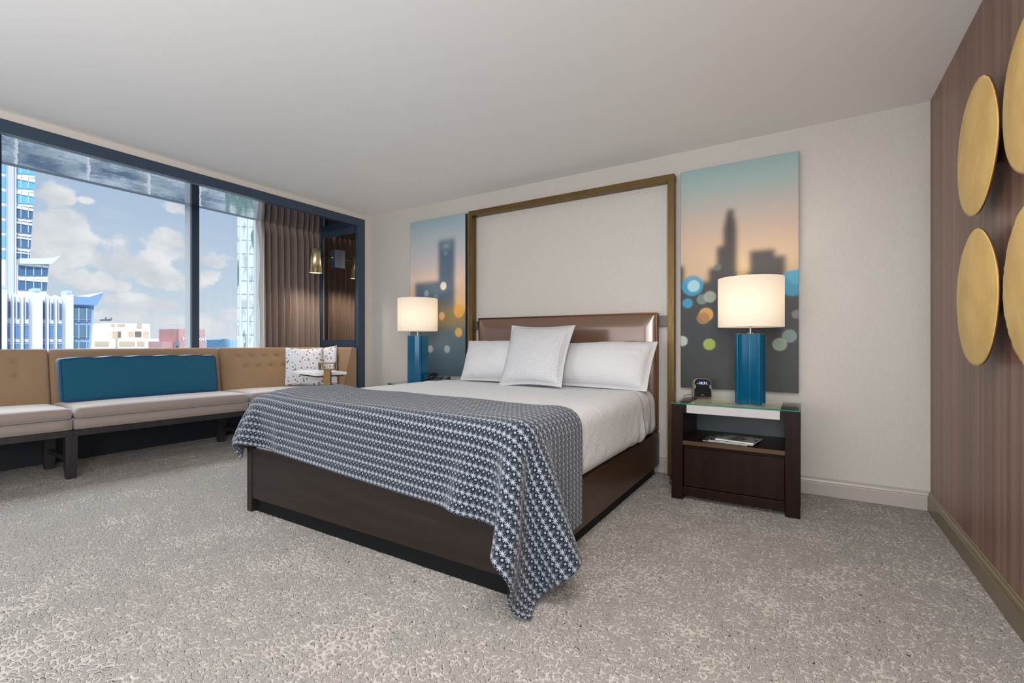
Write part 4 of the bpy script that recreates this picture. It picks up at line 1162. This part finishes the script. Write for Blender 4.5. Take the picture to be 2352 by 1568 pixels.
golddisc('upper gold disc farther from the corner, cut off by the photo edge', 2.12, 1.86, .272, 12, .6, 14)
golddisc('lower gold disc farther from the corner, pierced with many small holes', 2.115, 1.238, .272, 21, 1.6, 60)

# ------------------------------------------------------------------ the city outside
def wallp(u, v, X): return onX(u, v, X)
M_cpier = mat('pale_concrete', col(222, 225, 232), .8)
M_cwhite = mat('white_cladding', col(250, 250, 250), .7)
M_cblue = mat('light_blue_panel', col(150, 178, 216), .6)
M_cglass = mat('city_glass', col(70, 112, 150), .12, Specular_IOR_Level=.8)
M_cglass2 = mat('city_glass_cyan', col(120, 190, 225), .15)
def slab(b_, X, u0, v0, u1, v1, d0, d1):
    """box standing on the facade plane x = X between two pixels of the frame, from depth d0 (back) to d1 (towards us)"""
    a = onX(u0, v0, X); c = onX(u1, v1, X)
    y0, y1 = sorted((a.y, c.y)); z0, z1 = sorted((a.z, c.z))
    return b_.box((X + d0, y0, z0), (X + d1, y1, z1))
def zz(X, u, v): return onX(u, v, X).z
def yy(X, u): return onX(u, 700, X).y
def polyX(b_, X, pts, d0, d1):
    P = [onX(u, v, X) for u, v in pts]
    return b_.prism([(p.y, p.z) for p in P], X + d0, X + d1, axis='x')
def deco():
    X = -46.0
    th = thing('office_building', 'pale concrete building with slot windows and a flared glass corner', 'building', (X, 10, -30))
    b_ = MB(); zt = zz(X, 75, 677)
    b_.box((X - 14, yy(X, -60), -30), (X, yy(X, 160), zt)); b_.out('facade_wall', M_cpier, th)
    for u0, u1, vt in ((65, 89, 672), (141, 159, 677), (-4, 8, 666)):
        b_ = MB(); slab(b_, X, u0, vt, u1, 860, 0, .9); b_.out('pier', M_cpier, th)
        c_ = MB(); slab(c_, X, u0 + (u1 - u0) * .2, vt - 9, u1 - (u1 - u0) * .15, vt, -.4, .8); c_.out('pier_cap', mat('pier_cap_blue', col(178, 206, 240), .7), th)
    for u0, u1 in ((24.5, 27.8), (44, 49), (103, 107), (122, 126)):
        b_ = MB(); slab(b_, X, u0, 672 + (u0 - 24) * .06, u1, 860, 0, .5); b_.out('pier', M_cpier, th)
    for u0, u1 in ((8.6, 12.6), (19, 23.3), (29.3, 33.3), (39.5, 43.6), (50, 54), (60, 63.6), (89.8, 93.5), (98.8, 102.5), (108.9, 112.5), (117.8, 121.5), (127.7, 131.4), (136.2, 140)):
        b_ = MB(); sh_ = (u0 - 8) * .035
        polyX(b_, X, [(u0, 691 + sh_), (u1, 694 + sh_), (u1, 728 + sh_), (u0, 731 + sh_)], .0, .08); b_.out('window', M_cglass, th)
    for u0, u1 in ((9, 22.5), (29.6, 43.5), (50.3, 63.5), (90, 103), (109, 122), (127.7, 140.5)):
        for v0, v1 in ((743, 777), (785, 815), (824, 855)):
            b_ = MB(); slab(b_, X, u0, v0, u1, v1, 0, .08); w_ = b_.out('window', mat('city_glass_mid', col(104, 146, 190), .15), th)
            b_ = MB(); slab(b_, X, u0, v0 + 4, u1, v0 + 4.8, .08, .16); b_.out('window_bar', M_cwhite, w_)
    b_ = MB(); polyX(b_, X, [(159, 700), (213, 702), (200, 860), (159, 860)], -6, .3); b_.out('corner_bay', M_cblue, th)
    b_ = MB(); polyX(b_, X, [(159, 681), (196, 683), (230.5, 672), (213, 702), (159, 700)], -6, .8); b_.out('flared_cornice', mat('cornice_blue', col(128, 160, 200), .6), th)
    for v0, v1, du in ((707, 739, 0), (746, 777, -4), (785, 815, -7), (824, 855, -10)):
        b_ = MB(); polyX(b_, X, [(160.5, v0), (205 + du, v0 + .5), (202.5 + du, v1), (160.5, v1)], .3, .45); w_ = b_.out('window', mat('city_glass_grey', col(96, 128, 152), .1), th)
        b_ = MB()
        for u in (175, 193): slab(b_, X, u, v0, u + .9, v1, .45, .55)
        slab(b_, X, 160.5, v1 - 5, 202 + du, v1 - 4.2, .45, .55); b_.out('window_bar', M_cpier, w_)
deco()
def tower():
    X = -75.0
    th = thing('tower_block', 'tall white tower with stacked ribbon windows at the left of the window', 'building', (X, 20, -30))
    b_ = MB(); polyX(b_, X, [(-60, 150), (84, 150), (80, 400), (67, 600), (67, 870), (-60, 870)], -18, 0); b_.out('tower_wall', M_cwhite, th)
    b_ = MB(); slab(b_, X, 12, 150, 25, 870, 0, 1.2); b_.out('pier', mat('grey_pier', col(208, 212, 226), .8), th)
    b_ = MB(); slab(b_, X, 25, 150, 33, 870, 0, .8); b_.out('pier', M_cpier, th)
    v = 166
    while v < 590:
        h_ = 27.5 if v < 574 else 20
        uR = 80 - max(0, v - 400) * .065 if v > 400 else 80
        g_ = M_cglass2 if v < 470 else M_cglass
        b_ = MB(); polyX(b_, X, [(34.5, v), (uR, v + 5), (uR - 1.5, v + h_ + 4), (34.5, v + h_)], 0, .15); w_ = b_.out('window', g_, th)
        b_ = MB()
        for u in (46, 63): slab(b_, X, u, v + 1, u + .9, v + h_ + 1, .15, .3)
        slab(b_, X, 34.5, v + 7, uR - 1, v + 8, .15, .3); b_.out('window_bar', M_cwhite, w_)
        b_ = MB(); slab(b_, X, 0, v, 11.5, v + h_, 0, .15); b_.out('window', M_cglass2, th)
        v += 34
    b_ = MB(); polyX(b_, X, [(34, 597), (96, 597), (126, 591), (106, 610), (34, 609)], -10, 2.0); b_.out('flared_ledge', M_cpier, th)
    b_ = MB(); polyX(b_, X, [(34, 609), (106, 610), (99, 690), (99, 870), (34, 870)], -10, 1.0); b_.out('podium_wall', M_cwhite, th)
    for v0, v1 in ((606, 634), (640, 667)):
        b_ = MB(); polyX(b_, X, [(35, v0), (104 - (v0 - 606) * .06, v0 + 5), (101 - (v0 - 606) * .06, v1 + 1), (35, v1)], 1.0, 1.2); w_ = b_.out('window', M_cglass, th)
        b_ = MB()
        for u in (51, 69, 87): slab(b_, X, u, v0 + 1, u + .9, v1, 1.2, 1.35)
        slab(b_, X, 35, v0 + 5, 102, v0 + 6, 1.2, 1.35); b_.out('window_bar', M_cwhite, w_)
tower()
def faraway():
    X = -160.0
    th = thing('hospital_building', 'long white flat-roofed building with beige openings in the distance', 'building', (X, 80, -30))
    b_ = MB(); slab(b_, X, 248, 741, 345, 778, -12, 0); b_.out('upper_block', M_cwhite, th)
    b_ = MB(); slab(b_, X, 206, 777, 392, 900, -25, 2); b_.out('lower_block', M_cwhite, th)
    bg_ = mat('beige_opening', col(205, 186, 160), .8); dk = mat('dark_opening', col(120, 108, 104), .8)
    for k, (u0, v0, u1, v1) in enumerate(((255, 743, 263, 749), (269, 743, 286, 749), (314, 741.5, 325, 753), (270, 761, 277, 775), (294, 761, 307, 774), (310, 761, 324, 774), (329, 761, 341, 775), (247, 761, 249, 775), (258, 761, 263, 798))):
        b_ = MB(); slab(b_, X, u0, v0, u1, v1, 0, .3 if v1 < 790 else 2.4); b_.out('window', dk if k in (3, 5) else bg_, th)
    for u0, u1 in ((211, 243), (267, 302), (308, 324)):
        b_ = MB(); slab(b_, X, u0, 784, u1, 794, 2, 2.3); b_.out('window_band', bg_, th)
    b_ = MB(); slab(b_, X, 249, 732, 263, 736, -6, -2); polyX(b_, X, [(261, 736), (267, 728), (268, 731), (264, 736)], -5, -3); slab(b_, X, 255, 727, 256, 732, -4, -3.5); b_.out('roof_plant', mat('roof_dark', col(70, 80, 100), .6), th)
    X = -120.0
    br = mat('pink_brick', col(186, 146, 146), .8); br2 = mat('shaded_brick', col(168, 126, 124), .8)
    th = thing('brick_building', 'pink brick hotel block with white sign letters behind the mullion', 'building', (X, 70, -30))
    b_ = MB(); slab(b_, X, 410, 755, 471, 900, -8, 0); b_.out('main_block', br, th)
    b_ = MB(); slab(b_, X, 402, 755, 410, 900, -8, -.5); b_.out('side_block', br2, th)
    b_ = MB(); slab(b_, X, 377, 784, 404, 900, -8, -1); b_.out('low_wing', br, th)
    b_ = MB(); slab(b_, X, 404, 784, 411, 794, 0, .3); b_.out('window', mat('teal_pane', col(90, 130, 150), .3), th)
    for s_, u in (('H', 419), ('on', 457)):
        p = onX(u, 782, X + .12)
        sz = 8.5 / FPX * 120 * 1.5
        RM = Matrix.Translation(p) @ Matrix.Rotation(math.pi / 2, 4, 'Z') @ Matrix.Rotation(math.pi / 2, 4, 'X')
        text('sign_letters', s_, sz, RM, M_cwhite, th, .05)
    X = -210.0
    th = thing('blue_office', 'low light-blue glass office block on the horizon', 'building', (X, 150, -30))
    def bgrid(t, b):
        P = pos(t); br_ = t.add('ShaderNodeTexBrick', {'Vector': t.mapping(P, (1, 1, 1), rot=(0, math.pi / 2, 0)), 'Scale': .35, 'Mortar Size': .03, 'Color1': col(138, 190, 226), 'Color2': col(160, 206, 236), 'Mortar': col(186, 216, 236)})
        t.link(br_.outputs[0], b.inputs['Base Color'])
    b_ = MB(); slab(b_, X, 475, 780, 545, 900, -20, 0); b_.out('glass_block', mat('blue_curtain_wall', rough=.4, build=bgrid), th)
    b_ = MB(); slab(b_, X, 514, 778, 530, 780, -10, -2); b_.out('roof_box', M_cblue, th)
    # tall glass tower at the right of the view
    X = -90.0
    th = thing('glass_tower', 'tall white-green reflective glass tower beside the curtain', 'building', (X, 70, -30))
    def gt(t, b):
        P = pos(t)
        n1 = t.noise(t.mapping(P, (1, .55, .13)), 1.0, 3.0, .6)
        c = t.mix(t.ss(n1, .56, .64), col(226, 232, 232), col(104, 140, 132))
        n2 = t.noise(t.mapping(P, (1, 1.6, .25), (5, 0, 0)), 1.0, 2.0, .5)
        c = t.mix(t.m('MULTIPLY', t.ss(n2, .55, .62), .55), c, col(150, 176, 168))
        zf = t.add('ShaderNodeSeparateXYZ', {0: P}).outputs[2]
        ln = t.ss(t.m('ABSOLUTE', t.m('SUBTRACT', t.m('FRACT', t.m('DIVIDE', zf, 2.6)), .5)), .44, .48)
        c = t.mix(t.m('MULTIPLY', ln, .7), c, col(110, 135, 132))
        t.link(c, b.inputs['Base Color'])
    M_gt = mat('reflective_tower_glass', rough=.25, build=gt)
    ya, yb = yy(X, 558), yy(X, 640); n = 24; V = []; F = []
    pts = [(X - 3 * (2 * i / n - 1) ** 2, ya + (yb - ya) * i / n + (1.7 if i == 0 else 0)) for i in range(n + 1)]
    poly = [(x, y) for x, y in pts] + [(X - 30, yb * 1.33), (X - 30, ya * 1.36)]
    b_ = MB().prism(poly, -30, 85); b_.out('curtain_wall', M_gt, th)
    b_ = MB()
    for i in (2, 5, 8, 11, 14, 17): b_.box((pts[i][0] - .2, pts[i][1] - .12, -30), (pts[i][0] + .25, pts[i][1] + .12, 85))
    b_.out('vertical_fin', M_cpier, th)
    # lower glass block across the street (seen mirrored in the bay ceiling)
    X = -30.0
    th = thing('street_block', 'dark glass block across the street mirrored in the bay ceiling', 'building', (X, 5, -45))
    def sg(t, b):
        P = pos(t); n1 = t.noise(t.mapping(P, (1, .35, 1.8)), 1.0, 4.0, .65)
        c = t.mix(t.ss(n1, .35, .65), col(110, 134, 156), col(232, 240, 246))
        n2 = t.noise(t.mapping(P, (1, .9, .06), (3, 0, 0)), 1.0, 2.0, .5)
        c = t.mix(t.m('MULTIPLY', t.ss(n2, .58, .66), .6), c, col(214, 178, 150))
        t.link(c, b.inputs['Base Color'])
    MB().box((X - 12, -30, -45), (X, 15, -1.0)).out('glass_front', mat('street_glass', rough=.2, build=sg), th)
    b_ = MB()
    for i in range(18): b_.box((X, -29 + i * 2.5, -45), (X + .15, -28.90 + i * 2.5, -1.0))
    b_.out('vertical_mullions', M_cwhite, th)
    th = thing('street_block', 'pale green glass block across the street, right of the dark one', 'building', (X - 6, 24, -45))
    def sg2(t, b):
        P = pos(t); n1 = t.noise(t.mapping(P, (1, 1.2, .35)), 1.0, 4.0, .65)
        t.link(t.mix(t.ss(n1, .4, .6), col(140, 170, 166), col(240, 246, 244)), b.inputs['Base Color'])
    MB().box((X - 20, 16, -45), (X - 6, 40, -1.5)).out('glass_front', mat('street_glass_pale', rough=.2, build=sg2), th)
faraway()
struct('ground', (-600, -400, -46), (-24, 500, -45), mat('asphalt', col(92, 98, 104), .9))
